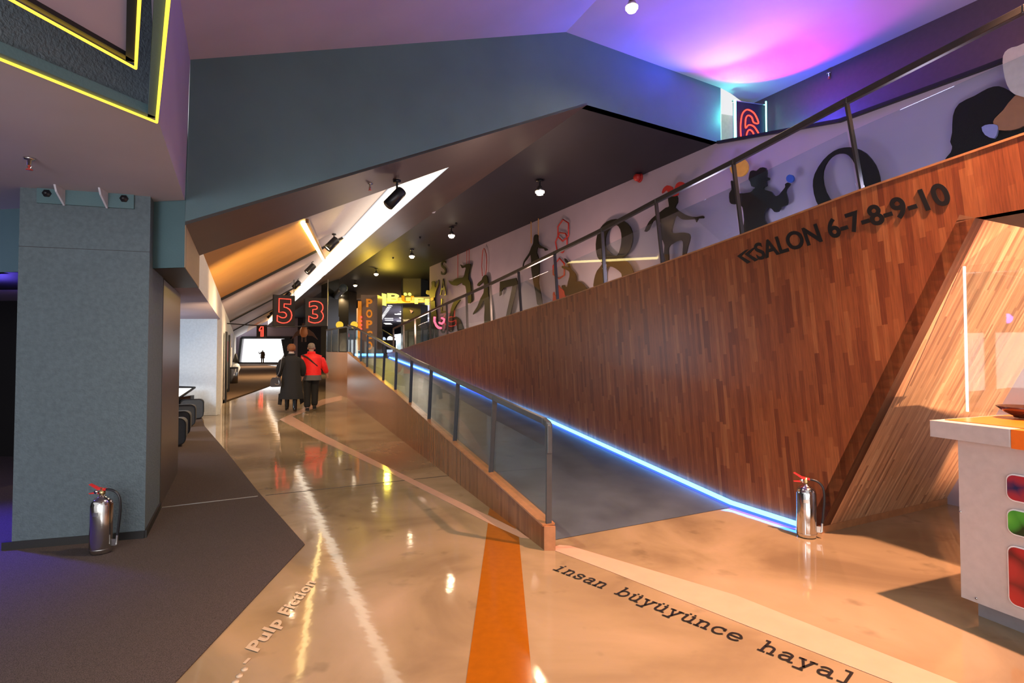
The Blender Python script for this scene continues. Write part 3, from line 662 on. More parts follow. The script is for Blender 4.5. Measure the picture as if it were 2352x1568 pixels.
for i, (ch, x, y, w_, h_) in enumerate([('S', 1012.5, 632, 12, 33), ('A', 1010.5, 677, 14, 36), ('L', 1012.5, 719, 12, 33), ('O', 1010.5, 766, 14, 36)]):
    mb = MB(); text_solid(mb, ch, onV(x, y, SLc), onV(x+w_, y-w_*.12, SLc), onV(x, y-h_, SLc), V_*.03, 0.0)
    if ch in 'AL':
        for xx in ([x-.5, x+w_-3.5] if ch == 'A' else [x-1.5, x-1.5]):
            yy = y if xx is not None else y
            mb.bar(onV(xx, yy, SLc), onV(xx+5, yy-.5, SLc), .03, .02)
    tagged('wall_letter', mb, M_ink, {'S': 'black letter S, topmost of the vertical word on the gallery wall', 'A': 'black letter A, second of the vertical word on the gallery wall', 'L': 'black letter L, third of the vertical word on the gallery wall', 'O': 'black letter O, lowest of the vertical word, behind the red neon curl'}[ch], 'letter', 'vertical word on the gallery wall')
# floor lettering in a slab serif face
GL = {  # strokes in a 0.6 x 1 cell, x-height .62
 'i': [[(.12, 0), (.48, 0)], [(.30, 0), (.30, .6), (.14, .6)], [(.29, .8), (.31, .8)]],
 'n': [[(.02, 0), (.22, 0)], [(.36, 0), (.58, 0)], [(.12, 0), (.12, .6), (.02, .6)], [(.12, .45), (.22, .57), (.33, .6), (.44, .54), (.47, .42), (.47, 0)]],
 's': [[(.47, .44), (.47, .56)], [(.47, .5), (.38, .58), (.26, .61), (.13, .54), (.12, .42), (.22, .33), (.40, .29), (.50, .20), (.46, .07), (.32, -.01), (.18, .02), (.11, .1)], [(.11, .03), (.11, .18)]],
 'a': [[(.10, .53), (.2, .6), (.34, .6), (.44, .52), (.45, .4), (.45, 0), (.58, 0)], [(.45, .35), (.3, .36), (.14, .31), (.08, .18), (.13, .04), (.25, -.01), (.36, .04), (.45, .14)]],
 'b': [[(0, .95), (.1, .95), (.1, 0), (0, 0)], [(.1, .42), (.2, .57), (.34, .61), (.48, .52), (.54, .31), (.48, .09), (.34, -.01), (.2, .04), (.1, .18)]],
 'u': [[(.02, .6), (.11, .6), (.11, .18), (.15, .05), (.26, -.01), (.37, .04), (.46, .15)], [(.36, .6), (.46, .6), (.46, 0), (.58, 0)]],
 'y': [[(0, .6), (.2, .6)], [(.4, .6), (.6, .6)], [(.1, .6), (.31, .02)], [(.5, .6), (.24, -.22), (.1, -.24)], [(.02, -.24), (.32, -.24)]],
 'c': [[(.5, .45), (.5, .6)], [(.5, .48), (.42, .58), (.3, .61), (.14, .53), (.07, .31), (.14, .08), (.3, -.01), (.44, .03), (.54, .12)]],
 'e': [[(.08, .32), (.54, .32), (.5, .5), (.38, .6), (.24, .6), (.11, .5), (.07, .31), (.12, .09), (.27, -.01), (.42, .01), (.53, .09)]],
 'h': [[(0, .95), (.11, .95), (.11, 0)], [(.01, 0), (.22, 0)], [(.37, 0), (.58, 0)], [(.11, .44), (.21, .57), (.33, .6), (.44, .53), (.47, .4), (.47, 0)]],
 'l': [[(.12, .95), (.3, .95), (.3, 0)], [(.08, 0), (.52, 0)]]}
GL['ü'] = GL['u']+[[(.16, .78), (.18, .78)], [(.38, .78), (.40, .78)]]
def ribbon(mb, pts, wd, z=.004):
    """flat stroke of constant width on the floor"""
    n = len(pts)
    for i in range(n-1):
        a, b = pts[i], pts[i+1]; d = (b-a); d.normalize(); x = Vector((-d.y, d.x, 0))*wd/2; e = d*wd*.42
        zz = Vector((0, 0, z+i*1e-5)); mb.add([a-x-e+zz, b-x+e+zz, b+x+e+zz, a+x-e+zz], [(0, 1, 2, 3)])
b0 = onZ(1268, 1307, 0); b1 = onZ(1692, 1473, 0); lw = (b1-b0)
words = 'insan büyüyünce hayal'; adv = lw.length/14.75; bx = lw.normalized(); by = Vector((-bx.y, bx.x, 0))
if by.y < 0: by = -by
hgt = adv*1.42
for wi, word in enumerate(words.split(' ')):
    start = words.index(word); mb = MB()
    for k, ch in enumerate(word):
        for st in GL[ch]:
            pts = [b0+bx*((start+k)*adv+p[0]*adv*1.42)+by*p[1]*hgt for p in st]
            if len(pts) > 3: pts = [Vector(p) for p in catmull(pts, 3, False)] if ch in 'saceüubnh' and len(st) > 4 else pts
            ribbon(mb, pts, adv*.145)
    tagged('floor_lettering', mb, M_ink, {'insan': 'black slab-serif word nearest the plinth end on the floor', 'büyüyünce': 'long black slab-serif word in the middle of the floor sentence', 'hayal': 'black slab-serif word at the lower edge of the floor'}[word], 'lettering', 'black sentence painted on the floor')
bl_ = onZ(601, 1500, .004); b_ = onZ(734, 1338, .004)-bl_; h_ = onZ(563, 1488, .004)-bl_
pf = thing('floor_lettering', 'pale film title painted on the floor beside the carpet edge', 'lettering', bl_)
for wd, u0, u1, v0_ in (('Pulp', 0, .38, 0), ('Fiction', .46, 1.0, .215)):
    q = bl_+b_*u0+h_*v0_; text_solid(MB(), wd, q, q, q, (0, 0, 0)) if False else None
    text_solid(m_ := MB(), wd, q, bl_+b_*u1+h_*v0_, bl_+b_*u0+h_, (0, 0, .001), .035, space=1.08)
    m_.build('painted_word', M_paleink, pf)
fd_ = thing('floor_dots', 'pale dots and dash painted before the film title', 'marks', onZ(562, 1537, 0))
for (x, y, r) in [(562, 1537, .016), (550, 1552, .016), (541, 1566, .016)]: MB().lathe([(0, .0045), (r, .0045), (r, 0)], onZ(x, y, 0), 16).build('dot', M_paleink, fd_)
MB().bar(onZ(561, 1523, .004), onZ(573, 1511, .004), .016, .002).build('dash', M_paleink, fd_)
# ================================================================== CUT-OUT FIGURES ON THE GALLERY WALL
def crop(ox, oy, sc): return lambda p: (ox+p[0]/sc, oy+p[1]/sc)
def cut_mb(mb, pts, cr, L=SLc, th_=.025, smooth=2, holes=(), mi=0):
    def tr_(pl):
        q = [cr(p) for p in pl]
        if smooth > 1: q = [(v[0], v[1]) for v in catmull([(a[0], a[1], 0) for a in q], smooth)]
        return [onV(x, y, L) for x, y in q]
    mb.prism([tr_(pts)]+[tr_(h) for h in holes], V_*th_, mi); return mb
def cut(name, pts, cr, m, label, cat='cut-out', **k): return tagged(name, cut_mb(MB(), pts, cr, **k), m, label, cat)
cA = crop(720, 600, 5.2275); cB = crop(1000, 560, 7.84); cC = crop(1190, 480, 7.128); cD = crop(1400, 300, 3.408); cE_ = crop(1550, 150, 2.85)
M_cut = mat('olive_black_board', (0.012, 0.010, 0.006), 0.5, spec=0.2); M_cutred = mat('red_board', (0.42, 0.02, 0.015), 0.5)
M_cutyel = mat('yellow_board', (0.65, 0.33, 0.05), 0.5); M_cutblue = mat('blue_board', (0.03, 0.08, 0.35), 0.5); M_cutor = mat('orange_board', (0.32, 0.13, 0.05), 0.5)
M_cord = mat('red_cord', (0.35, 0.04, 0.03), 0.5); M_cream = mat('cream_board', (0.55, 0.45, 0.38), 0.5)
cut('wall_figure', [(1435, 235), (1455, 250), (1455, 295), (1470, 310), (1495, 225), (1503, 230), (1500, 290), (1472, 350), (1457, 420), (1455, 480), (1472, 600), (1480, 700), (1482, 910), (1462, 925), (1450, 760), (1440, 760), (1425, 930), (1382, 915), (1392, 700), (1412, 600), (1405, 500), (1402, 410), (1370, 400), (1350, 385), (1358, 345), (1385, 350), (1412, 322), (1418, 290), (1415, 250)], cA, M_cut, 'dark cut-out figure with raised arm at the left end of the gallery wall')
cut('belt_board', [(1402, 440), (1442, 428), (1440, 465), (1405, 478)], cA, M_cutyel, 'small orange piece across the waist of the leftmost figure', L=offs(SL, .14), smooth=1, th_=.02)
cut('wall_figure', [(445, 370), (500, 392), (540, 370), (570, 360), (630, 360), (625, 420), (600, 520), (590, 640), (625, 690), (640, 850), (652, 1030), (585, 1068), (560, 900), (540, 760), (490, 740), (470, 695), (380, 750), (300, 738), (265, 712), (235, 658), (300, 680), (330, 652), (400, 615), (480, 608), (510, 580), (530, 500), (545, 430), (510, 425), (480, 437), (460, 400)], cB, M_cut, 'dark cut-out acrobat hanging upside down from two cords')
cut('wall_figure', [(895, 560), (930, 585), (945, 700), (950, 890), (985, 1100), (1005, 1390), (880, 1440), (885, 1180), (870, 1020), (800, 1150), (700, 1255), (672, 1255), (755, 1120), (810, 980), (865, 880), (872, 780), (870, 690), (820, 720), (780, 762), (748, 740), (780, 690), (830, 650), (850, 600), (875, 570)], cB, M_cut, 'dark cut-out figure hanging from a red hoop beside the number seven')
cut('wall_figure', [(290, 415), (320, 430), (325, 560), (370, 600), (430, 630), (482, 662), (438, 682), (420, 650), (350, 642), (318, 625), (300, 720), (330, 800), (345, 1000), (330, 1200), (375, 1420), (385, 1560), (312, 1560), (290, 1400), (250, 1200), (215, 1000), (210, 850), (205, 770), (190, 745), (130, 830), (92, 880), (76, 945), (72, 940), (88, 860), (130, 790), (180, 715), (215, 620), (245, 560), (250, 480), (265, 430)], cC, M_cut, 'tall dark cut-out dancer with spread arms below two golden cords')
cut('wall_figure', [(755, 805), (790, 830), (830, 895), (860, 980), (910, 1030), (945, 1100), (942, 1180), (990, 1182), (1060, 1230), (1130, 1345), (900, 1390), (770, 1415), (758, 1340), (718, 1290), (715, 1250), (755, 1245), (765, 1270), (800, 1270), (812, 1200), (840, 1100), (835, 1025), (780, 990), (722, 965), (718, 930), (800, 945), (830, 960), (800, 890), (770, 860)], cC, M_cut, 'dark cut-out of a reaching arm and hunched body left of the number eight')
cut('wall_figure', [(655, 1245), (690, 1290), (720, 1310), (750, 1340), (765, 1400), (765, 1440), (650, 1480), (640, 1350)], cC, M_cutred, 'red cut-out cloak between railing posts below the hexagons', smooth=1)
cut('wall_figure', [(580, 1355), (590, 1400), (625, 1420), (630, 1480), (565, 1510), (572, 1440), (565, 1400)], cC, M_cutred, 'small red cut-out shape left of the red cloak')
# numerals 6 7 8 9
six = cut_mb(MB(), [(430, 1000), (340, 1030), (275, 1180), (240, 1400), (236, 1568), (300, 1568), (302, 1400), (322, 1230), (372, 1105), (440, 1020)], cB)
cut_mb(six, [(310, 1350), (370, 1310), (440, 1370), (480, 1480), (497, 1568), (400, 1568), (388, 1480), (350, 1440), (316, 1480)], cB, L=offs(SL, .07))
tagged('wall_number', six, M_cut, 'large dark number six cut from board on the gallery wall', 'number', 'large numbers on the gallery wall')
sv = cut_mb(MB(), [(1160, 680), (1450, 610), (1478, 700), (1340, 1310), (1270, 1310), (1388, 752), (1232, 788), (1190, 850), (1190, 908), (1152, 935)], cB, smooth=1)
tagged('wall_number', sv, M_cut, 'large dark number seven with a thick top bar on the gallery wall', 'number', 'large numbers on the gallery wall')
e8 = cut_mb(MB(), [(1600, 160), (1720, 190), (1830, 290), (1875, 450), (1845, 620), (1770, 745), (1700, 805), (1790, 870), (1860, 970), (1895, 1070), (1890, 1120), (1715, 1150), (1690, 1055), (1600, 975), (1500, 935), (1440, 960), (1395, 1060), (1385, 1250), (1240, 1300), (1243, 1160), (1288, 1010), (1375, 895), (1300, 790), (1272, 650), (1278, 500), (1330, 330), (1450, 205)], cC, holes=[[(1610, 260), (1670, 330), (1692, 470), (1670, 640), (1612, 765), (1490, 710), (1430, 620), (1425, 480), (1462, 365), (1530, 288)]])
tagged('wall_number', e8, M_cut, 'large dark number eight like a looped ribbon on the gallery wall', 'number', 'large numbers on the gallery wall')
n9 = cut_mb(MB(), [(1110, 537), (1180, 540), (1250, 575), (1310, 650), (1338, 730), (1342, 800), (1325, 880), (1240, 960), (1100, 990), (980, 960), (925, 890), (903, 790), (915, 710), (970, 620), (1040, 560)], cE_, holes=[[(1095, 576), (1140, 592), (1180, 650), (1208, 730), (1212, 850), (1170, 930), (1090, 925), (1010, 870), (972, 780), (970, 690), (1000, 625), (1045, 585)]])
tagged('wall_number', n9, M_cut, 'large dark rounded number right of the juggler on the gallery wall', 'number', 'large numbers on the gallery wall')
cut('wall_figure', [(465, 505), (522, 500), (530, 560), (510, 600), (560, 640), (610, 665), (680, 675), (730, 665), (732, 685), (692, 687), (677, 715), (668, 692), (600, 697), (560, 690), (520, 662), (500, 720), (485, 782), (500, 802), (560, 797), (612, 802), (630, 832), (612, 900), (595, 970), (570, 977), (575, 900), (560, 852), (475, 892), (458, 940), (462, 1025), (418, 1035), (430, 900), (410, 850), (400, 760), (392, 695), (340, 705), (305, 775), (272, 788), (308, 712), (350, 670), (400, 632), (440, 602), (465, 592), (458, 545)], cD, M_cut, 'dark cut-out jester balancing on one leg')
cut('jester_hat', [(410, 490), (418, 455), (450, 427), (488, 440), (500, 470), (520, 420), (550, 399), (580, 408), (582, 432), (556, 425), (538, 462), (530, 505), (470, 512), (456, 480), (440, 465)], cD, M_cutred, 'red cut-out jester hat with two curled points', 'hat', L=offs(SL, .13))
cut('wall_figure', [(1100, 320), (1125, 310), (1150, 314), (1178, 290), (1220, 290), (1230, 330), (1228, 360), (1248, 368), (1246, 385), (1226, 392), (1232, 428), (1210, 440), (1207, 460), (1262, 476), (1290, 510), (1322, 505), (1345, 478), (1375, 440), (1372, 420), (1395, 405), (1412, 420), (1388, 450), (1378, 480), (1392, 540), (1385, 580), (1342, 600), (1320, 632), (1290, 636), (1270, 612), (1235, 605), (1212, 640), (1212, 700), (1245, 745), (1250, 790), (1060, 840), (1052, 700), (1040, 600), (1000, 575), (968, 576), (940, 560), (936, 490), (955, 460), (948, 398), (962, 395), (972, 450), (1000, 490), (1100, 482), (1122, 460), (1140, 445), (1110, 435), (1100, 400), (1088, 380), (1092, 350)], cD, M_ink, 'black cut-out juggler seen from behind with curly hair')
def disc(c, r, cr, n=24): return [(c[0]+r*math.cos(2*math.pi*i/n), c[1]+r*1.05*math.sin(2*math.pi*i/n)) for i in range(n)]
cut('juggling_disc', disc((1012, 285), 72, cD), cD, M_cutyel, 'orange disc above the juggler\'s left hand', 'disc', smooth=1, L=offs(SL, .13))
cut('juggling_disc', disc((1412, 375), 30, cD), cD, M_cutblue, 'small blue disc above the juggler\'s right hand', 'disc', smooth=1, L=offs(SL, .13))
cut('wall_figure', [(1760, 640), (1805, 570), (1815, 530), (1802, 500), (1815, 440), (1820, 330), (1860, 250), (1960, 200), (2050, 150), (2120, 136), (2180, 160), (2225, 190), (2215, 240), (2150, 290), (2090, 345), (2080, 385), (2040, 395), (2010, 405), (2020, 450), (2090, 475), (2115, 425), (2200, 430), (2286, 385), (2330, 360), (2330, 520), (1900, 640)], cE_, M_cut, 'dark cut-out of long hair in profile near the right edge')
cut('wall_figure', [(2225, 200), (2330, 170), (2340, 370), (2286, 395), (2215, 422), (2110, 422), (2085, 385), (2092, 350), (2150, 292)], cE_, M_cutor, 'orange cut-out face meeting the dark hair at the right edge', L=offs(SL, .13))
cut('wall_figure', [(2008, 404), (2060, 385), (2110, 392), (2112, 430), (2090, 478), (2030, 455)], cE_, M_cutblue if False else mat('lilac_board', (.25, .24, .42), .5), 'small lilac cut-out piece below the orange face', L=offs(SL, .14))
cut('wall_figure', [(2352-1550, 0)]*0+[(2150, 30), (2148, -60), (2180, -105), (2240, -125), (2340, -130), (2340, 180), (2225, 190), (2175, 130)], cE_, M_cream, 'cream rounded cut-out at the right edge above the hair', L=offs(SL, .15))
# cords, hoops, hexagons
def cordl(name, lines, cr, r, m, label, cat='cord', closed=False, d=.07):
    mb = MB()
    for l in lines: mb.tube([onV(*cr(p), offs(SL, d)) for p in l], r, 6, closed=closed)
    return tagged(name, mb, m, label, cat)
cordl('cord', [[(405, 178), (403, 612)]], cB, .012, M_cord, 'thin red cord on the left of the upside-down acrobat')
cordl('cord', [[(566, 95), (562, 360)]], cB, .01, M_cord, 'left one of two thin cords straight above the upside-down acrobat')
cordl('cord', [[(608, 80), (606, 360)]], cB, .01, M_cord, 'right one of two thin cords straight above the upside-down acrobat')
cordl('hoop', [[(845, 580), (835, 400), (845, 200), (858, 110), (875, 82), (892, 100), (915, 180), (925, 300), (918, 450), (905, 560)]], cB, .014, M_cord, 'tall thin red hoop above the hanging figure', 'hoop')
cordl('cord', [[(212, 205), (215, 560)]], cC, .014, mat('golden_cord', (.45, .22, .07), .4), 'left golden cord above the tall dancer')
cordl('cord', [[(332, 150), (330, 570)]], cC, .014, mat('golden_cord', (.45, .22, .07), .4), 'right golden cord above the tall dancer')
cordl('hexagon_frame', [[(735, 170), (825, 230), (825, 440), (730, 525), (655, 455), (650, 290)]], cC, .018, M_cutred, 'upper red hexagon outline on the gallery wall', 'hexagon frame', True)
cordl('hexagon_frame', [[(680, 385), (775, 400), (802, 455), (800, 600), (730, 712), (640, 690), (612, 535), (650, 455)]], cC, .018, M_cutred, 'middle red hexagon outline overlapping the upper one', 'hexagon frame', True)
cordl('hexagon_frame', [[(680, 805), (757, 895), (755, 1080), (672, 1140), (575, 1070), (572, 930)]], cC, .018, M_cutred, 'lowest red hexagon outline behind the railing post', 'hexagon frame', True)
cordl('neon_curl', [[(1455, 665), (1452, 720), (1475, 770), (1500, 795), (1530, 800)]], cA, .045, G_pink, 'left red neon curl crossing the vertical word', 'neon', d=.26)
cordl('neon_curl', [[(1510, 735), (1540, 750), (1565, 725), (1572, 695), (1540, 680)]], cA, .035, G_pink, 'right smaller red neon curl over the letter O', 'neon', d=.26)
# ================================================================== SIGNS
def neon(mb, s, bl_, br_, tl_, r, nrm, bold=0.0):
    uv, fs = text_raw(s, bold, 4); bl_ = Vector(bl_); X = Vector(br_)-bl_; Y = Vector(tl_)-bl_
    for l in boundary_loops(uv, fs):
        q = [bl_+X*u+Y*v+Vector(nrm)*.03 for u, v in l]; mb.tube(q, r, 6, closed=True)
    return mb
def number_sign(ch, x0_, x1_, y0_, y1_, Y0, label, dx=0.0, sk=0, inner=.16, ny=.12, hang=None, body=M_black):
    a = onY(x0_, y1_, Y0); b = onY(x1_, y1_+sk, Y0+dx); c = onY(x0_, y0_, Y0); b.z = a.z
    X = b-a; H = c-a; H.x = H.y = 0; nrm = Vector((X.y, -X.x, 0)).normalized()
    if nrm.y > 0: nrm = -nrm
    t = thing('number_sign', label, 'sign', a+X*.5, 'hanging neon number signs')
    MB().prism([[a, b, b+H, a+H]], -nrm*.12).build('sign_box', body, t)
    if ch == '1':
        pp = [(0, .72), (.5, 1), (.95, 1), (.95, 0), (.45, 0), (.45, .68), (0, .55)]
        m = MB().tube([a+X*(.3+.38*p[0])+H*(.12+.76*p[1])+nrm*.03 for p in pp], .05, closed=True)
    else: m = neon(MB(), ch, a+X*inner+H*ny, a+X*(1-inner)+H*ny, a+X*inner+H*(1-ny), .017*Y0/20, nrm, .035)
    m.build('neon_tube', G_red, t)
    if hang:
        m = MB()
        for hx, htop in hang:
            p = onY(hx, y0_, Y0+dx*.5); m.tube([p-Vector((0, 0, .05)), Vector((p.x, p.y, htop))], .012)
        m.build('hanger', M_blackmetal, t)
    return t
number_sign('5', 628, 677, 676, 750, 19.5, 'black hanging sign with a red neon outline of number five', dx=.5, hang=[(675, 4.1)])
number_sign('3', 701, 750, 683, 749, 21.5, 'black hanging sign with a red neon outline of number three', dx=.3)
number_sign('1', 589, 612, 746, 776, 50, 'small black sign with a red neon number one above the far window', inner=.3, ny=.08)
number_sign('4', 751, 777, 727, 757, 26, 'black sign with a red neon number four behind the level railing', inner=.1)
pr = onY(752, 749, 21.4); tagged('hanging_rod', MB().tube([pr, Vector((pr.x, pr.y, ZD))], .018), M_steel, 'thin steel rod hanging beside the number three sign', 'rod')
tagged('tie_bar', MB().tube([onY(519, 742.5, 19.6), onY(628, 750, 19.4), onY(752, 749, 20.9)], .02), M_blackmetal, 'thin dark bar crossing the corridor below the hanging signs', 'bar')
# number six
a, b = onY(1690, 330, 8.36), onY(1756, 330, 8.50); a.z = b.z = 4.55; X = b-a; H = Vector((0, 0, 5.44-4.55)); nrm = Vector((X.y, -X.x, 0)).normalized()
if nrm.y > 0: nrm = -nrm
t = thing('number_sign', 'blue-black sign with a red neon outline of number six in the high niche', 'sign', a+X*.5, 'hanging neon number signs')
MB().prism([[a, b, b+H, a+H]], -nrm*.06).build('sign_box', M_dark, t)
pa = a+nrm*.03
for pp in ([(1703, 335), (1702, 316), (1701, 290), (1704, 265), (1711, 254), (1719, 252), (1730, 258), (1737, 268), (1742, 283), (1731, 281), (1727, 270), (1720, 265), (1714, 269), (1712, 283), (1713, 294), (1718, 288), (1724, 287), (1732, 291), (1740, 302), (1745, 314), (1747, 330)], [(1713, 330), (1714, 315), (1717, 302), (1722, 298), (1728, 302), (1732, 311), (1734, 326)]):
    MB().tube(catmull([onG(x, y, pa, nrm) for x, y in pp], 3, False), .011).build('neon_tube', G_red, t)
MB().tube([a+nrm*.03-X*.06, a+H+nrm*.03-X*.06], .022).build('side_tube', G_cyan, t)
MB().tube([b+nrm*.03+X*.02, b+H+nrm*.03+X*.02+Vector((0, 0, .05))], .012).build('side_tube', G_cyan, t)
MB().bar(a+H-X*.1, b+H+X*.02, .03, .015).build('top_edge', M_steel, t)
# buffet sign on its canopy
ca, cb_ = onY(884, 697, 24), onY(1000, 710, 23.3); cz_ = ca.z; cb_.z = cz_
cf = Vector((-13.5, 50, cz_))
cn_ = thing('canopy', 'grey canopy with rows of small lights under the glowing buffet sign', 'canopy', ca)
MB().prism([[ca, cb_, Vector((10, 24, cz_)), Vector((10, 50, cz_)), cf]], (0, 0, .25)).build('canopy_slab', mat('canopy_grey', (.30, .28, .33), .5), cn_)
MB().prism([[ca+Vector((0, -.02, 0)), cb_+Vector((0, -.02, 0)), cb_+Vector((0, -.02, .10)), ca+Vector((0, -.02, .10))]], (0, .04, 0)).build('fascia', mat('amber_fascia', (.8, .42, .12), .5, emit=.5, ecol=(1, .5, .08)), cn_)
dot_n = 0
for k in range(15):
    tt = k/15; x, y = 896-29*tt**.9, 702+43*tt**.9; p = onZ(x, y, cz_-.01); MB().box(p, (.16, .16, .02)).build('downlight', G_white, cn_)
for k in range(26):
    x = random.uniform(885, 985); y = random.choice([714, 722, 731, 737, 744, 750])+random.uniform(-2, 2)
    if x < 884-(y-697)*.36+12: continue
    MB().box(onZ(x, y, cz_-.01), (.5, .3, .02)).build('downlight', G_white, cn_)
def glyphsign(parts, label):
    o = thing('buffet_sign', label, 'sign', ca)
    for s_, x0_, x1_, yb, yt, m, sk in parts:
        y_ = 23.85-.7*(x0_-884)/116; a = onY(x0_, yb, y_); b = onY(x1_, yb+sk, y_); c = onY(x0_, yt, y_); mb = MB()
        text_solid(mb, s_, a, b, c, (0, .12, 0), .02); mb.build('sign_letter', m, o)
    return o
glyphsign([('I', 877, 886, 700, 673, G_lime, 2), ('B', 889, 919, 692, 673, G_lime, 1), ('U', 922, 950, 693.5, 678, G_ambers, 1.5), ('F', 952, 973, 697, 684, G_lime, 1), ('E', 976, 1000, 699, 686, G_lime, 2)], 'glowing yellow and orange buffet lettering on the canopy edge')
bsn = [o for o in COL.objects if o.name == 'buffet_sign'][0]
mb = MB()
for x in (931, 941): mb.lathe([(0, -.06), (.065, -.06), (.065, .06), (0, .06)], onY(x, 675.5, 23.5), 14, R=Matrix.Rotation(math.pi/2, 3, 'X'))
mb.build('sign_dots', G_lime, bsn)
# dark columns of the buffet hall
def qcol(x0_, x1_, yb, Y0, z1, m, name, label, dep=.9, cat='column'):
    a, b = onY(x0_, yb, Y0), onY(x1_, yb, Y0)
    return tagged(name, MB().prism([[Vector((a.x, Y0, 1.27)), Vector((b.x, Y0, 1.27)), Vector((b.x+dep*.2, Y0+dep, 1.27)), Vector((a.x-dep*.3, Y0+dep, 1.27))]], (0, 0, z1-1.27)), m, label, cat)
M_col2 = mat('dark_column', (.035, .03, .02), .4)
c_ = qcol(925, 966, 800, 24.6, ZD, M_col2, 'column', 'dark square column behind the glowing buffet sign')
tg = MB(); text_solid(tg, 'WC', onY(925.5, 738.5, 24.5), onY(940, 738.5, 24.5), onY(925.5, 733, 24.5), (0, .02, 0), .02)
wc = tagged('toilet_sign', tg, mat('white_sign_paint', (.8, .7, .6), .5, emit=.4), 'small white toilet letters on the dark column under the canopy', 'sign')
tagged('play_mark', MB().prism([[onY(941, 711, 24.5), onY(949, 714, 24.5), onY(944, 719, 24.5)]], (0, .02, 0)), mat('salmon_sign', (.8, .35, .28), .5, emit=.4), 'small salmon triangle on the dark column under the canopy', 'sign')
qcol(768, 800, 800, 30, ZD, M_col2, 'column', 'dark column left of the popcorn banner, behind two yellow discs')
qcol(737, 752, 800, 23.5, ZD-.0, M_black, 'column', 'black column between the far corridor and the level railing')
bc = thing('popcorn_column', 'column clad with vertical orange popcorn letters', 'column', onY(845, 815, 21))
a, b = onY(828, 800, 21), onY(866, 800, 21)
MB().prism([[Vector((a.x, 21, 1.27)), Vector((b.x, 21, 1.27)), Vector((b.x, 21.8, 1.27)), Vector((a.x-.1, 21.8, 1.27))]], (0, 0, 2.4)).build('shaft', mat('taupe_column', (.22, .17, .13), .35), bc)
M_pop = mat('orange_letter_board', (.75, .26, .02), .5, emit=.25, ecol=(1, .35, .02))
for i, ch in enumerate('POPCORN'):
    yb = 705+i*24.5; h_ = 19; 
    if yb > 812: break
    mb = MB(); text_solid(mb, ch, onY(841, yb, 20.95), onY(855, yb, 20.95), onY(841, yb-h_, 20.95), (0, .04, 0), .04); mb.build('letter', M_pop, bc)
MB().box(onY(826, 748, 20.9), (.12, .1, 1.9)).build('side_panel', M_pop, bc)
for i in range(4): MB().box(onY(829.5, 728+i*9, 20.8), (.05, .05, .07)).build('neon_mark', G_red, bc)
for x, y, lab in ((780, 746, 'left of the two round yellow discs behind the level railing'), (813.5, 746, 'right of the two round yellow discs behind the level railing')):
    o = MB().lathe([(0, -.03), (.14, -.03), (.14, .03), (0, .03)], onY(x, y, 21.5), 24, R=Matrix.Rotation(math.pi/2, 3, 'X'))
    o = tagged('yellow_disc', o, glow('yellow_disc_light', (1.0, .62, .06), .95), lab, 'sign', 'yellow discs behind the level railing')
# round duct
da, db = onY(789, 662, 22), onY(700, 752, 42)
dt = thing('air_duct', 'round silver air duct with a dark end cap below the ceiling', 'duct', da)
MB().tube([da, db], .15, 16).build('pipe', M_steel, dt)
MB().lathe([(0, 0), (.17, 0), (.17, .06), (0, .06)], da+Vector((0, -.06, 0)), 20, R=Matrix.Rotation(-math.pi/2, 3, 'X')).build('end_cap', mat('duct_cap_blue_grey', (.05, .08, .11), .5), dt)
# bright windows and kiosks beyond the landing
for i, (x0_, x1_, y0_, y1_, m) in enumerate([(753, 779, 757, 806, G_winb), (781, 800, 757, 806, mat('frosted_screen', (.42, .58, .58), .3, emit=.35, ecol=(.6, .85, .85))), (802, 836, 757, 806, mat('frosted_screen', (.5, .6, .6), .4))]):
    a, b = onY(x0_, y1_, 34), onY(x1_, y0_, 34)
    t = struct('window_%d' % (i+2), MB().prism([[Vector((a.x, 34, max(1.3, a.z))), Vector((b.x, 34, max(1.3, a.z))), Vector((b.x, 34, b.z)), Vector((a.x, 34, b.z))]], (0, .05, 0)), m)
tagged('turquoise_partition', MB().prism([[onY(906, 806, 26), onY(926, 802, 27.5), onY(926, 765, 27.5), onY(906, 768, 26)]], (0, .1, 0)), mat('frosted_screen', (.42, .58, .58), .3), 'pale turquoise glass partition behind the start of the upper railing', 'partition')
for x, y, w_, h_, lab, m in [(882, 781, 6, 10, 'oval blue-white illuminated display left of the white one', G_winb), (896, 779, 9, 10, 'rounded white illuminated display beside the oval one', G_white), (906, 800, 7, 12, 'small white lit screen at the foot of the turquoise partition', G_white), (973, 770, 5, 6, 'small triangular lit display behind the upper railing', G_winb), (771, 797, 6, 9, 'white lit stand seen through the level railing', G_white)]:
    c = onY(x, y, 26); k = 26/F
    tagged('lit_display', MB().lathe([(0, -.05), (w_*k/1.4, -.05), (w_*k/1.4, .05), (0, .05)], c, 8, R=Matrix.Rotation(math.pi/2, 3, 'X')@Matrix.Diagonal((1, h_/w_, 1)).to_3x3()), m, lab, 'display', 'lit displays in the buffet hall')
kb = thing('game_machine', 'black arcade-like machine standing at the far end of the ramp', 'machine', onY(893, 800, 23))
MB().box(onY(893, 797, 23)+Vector((0, 0, -.15)), (.5, .5, .9)).build('cabinet', M_black, kb)
MB().box(onY(896, 806, 22.7), (.25, .1, .12)).build('screen', G_winb, kb)
bn = thing('service_counter', 'low grey counter with a blue light line at the end of the ramp', 'counter', onY(846, 820, 20))
a, b = onY(812, 818, 20.2), onY(882, 818, 20.2)
MB().prism([[Vector((a.x, 20.2, 1.27)), Vector((b.x, 20.2, 1.27)), Vector((b.x, 20.2, 1.40)), Vector((a.x, 20.2, 1.40))]], (0, .7, 0)).build('counter_body', mat('counter_grey', (.2, .2, .21), .4), bn)
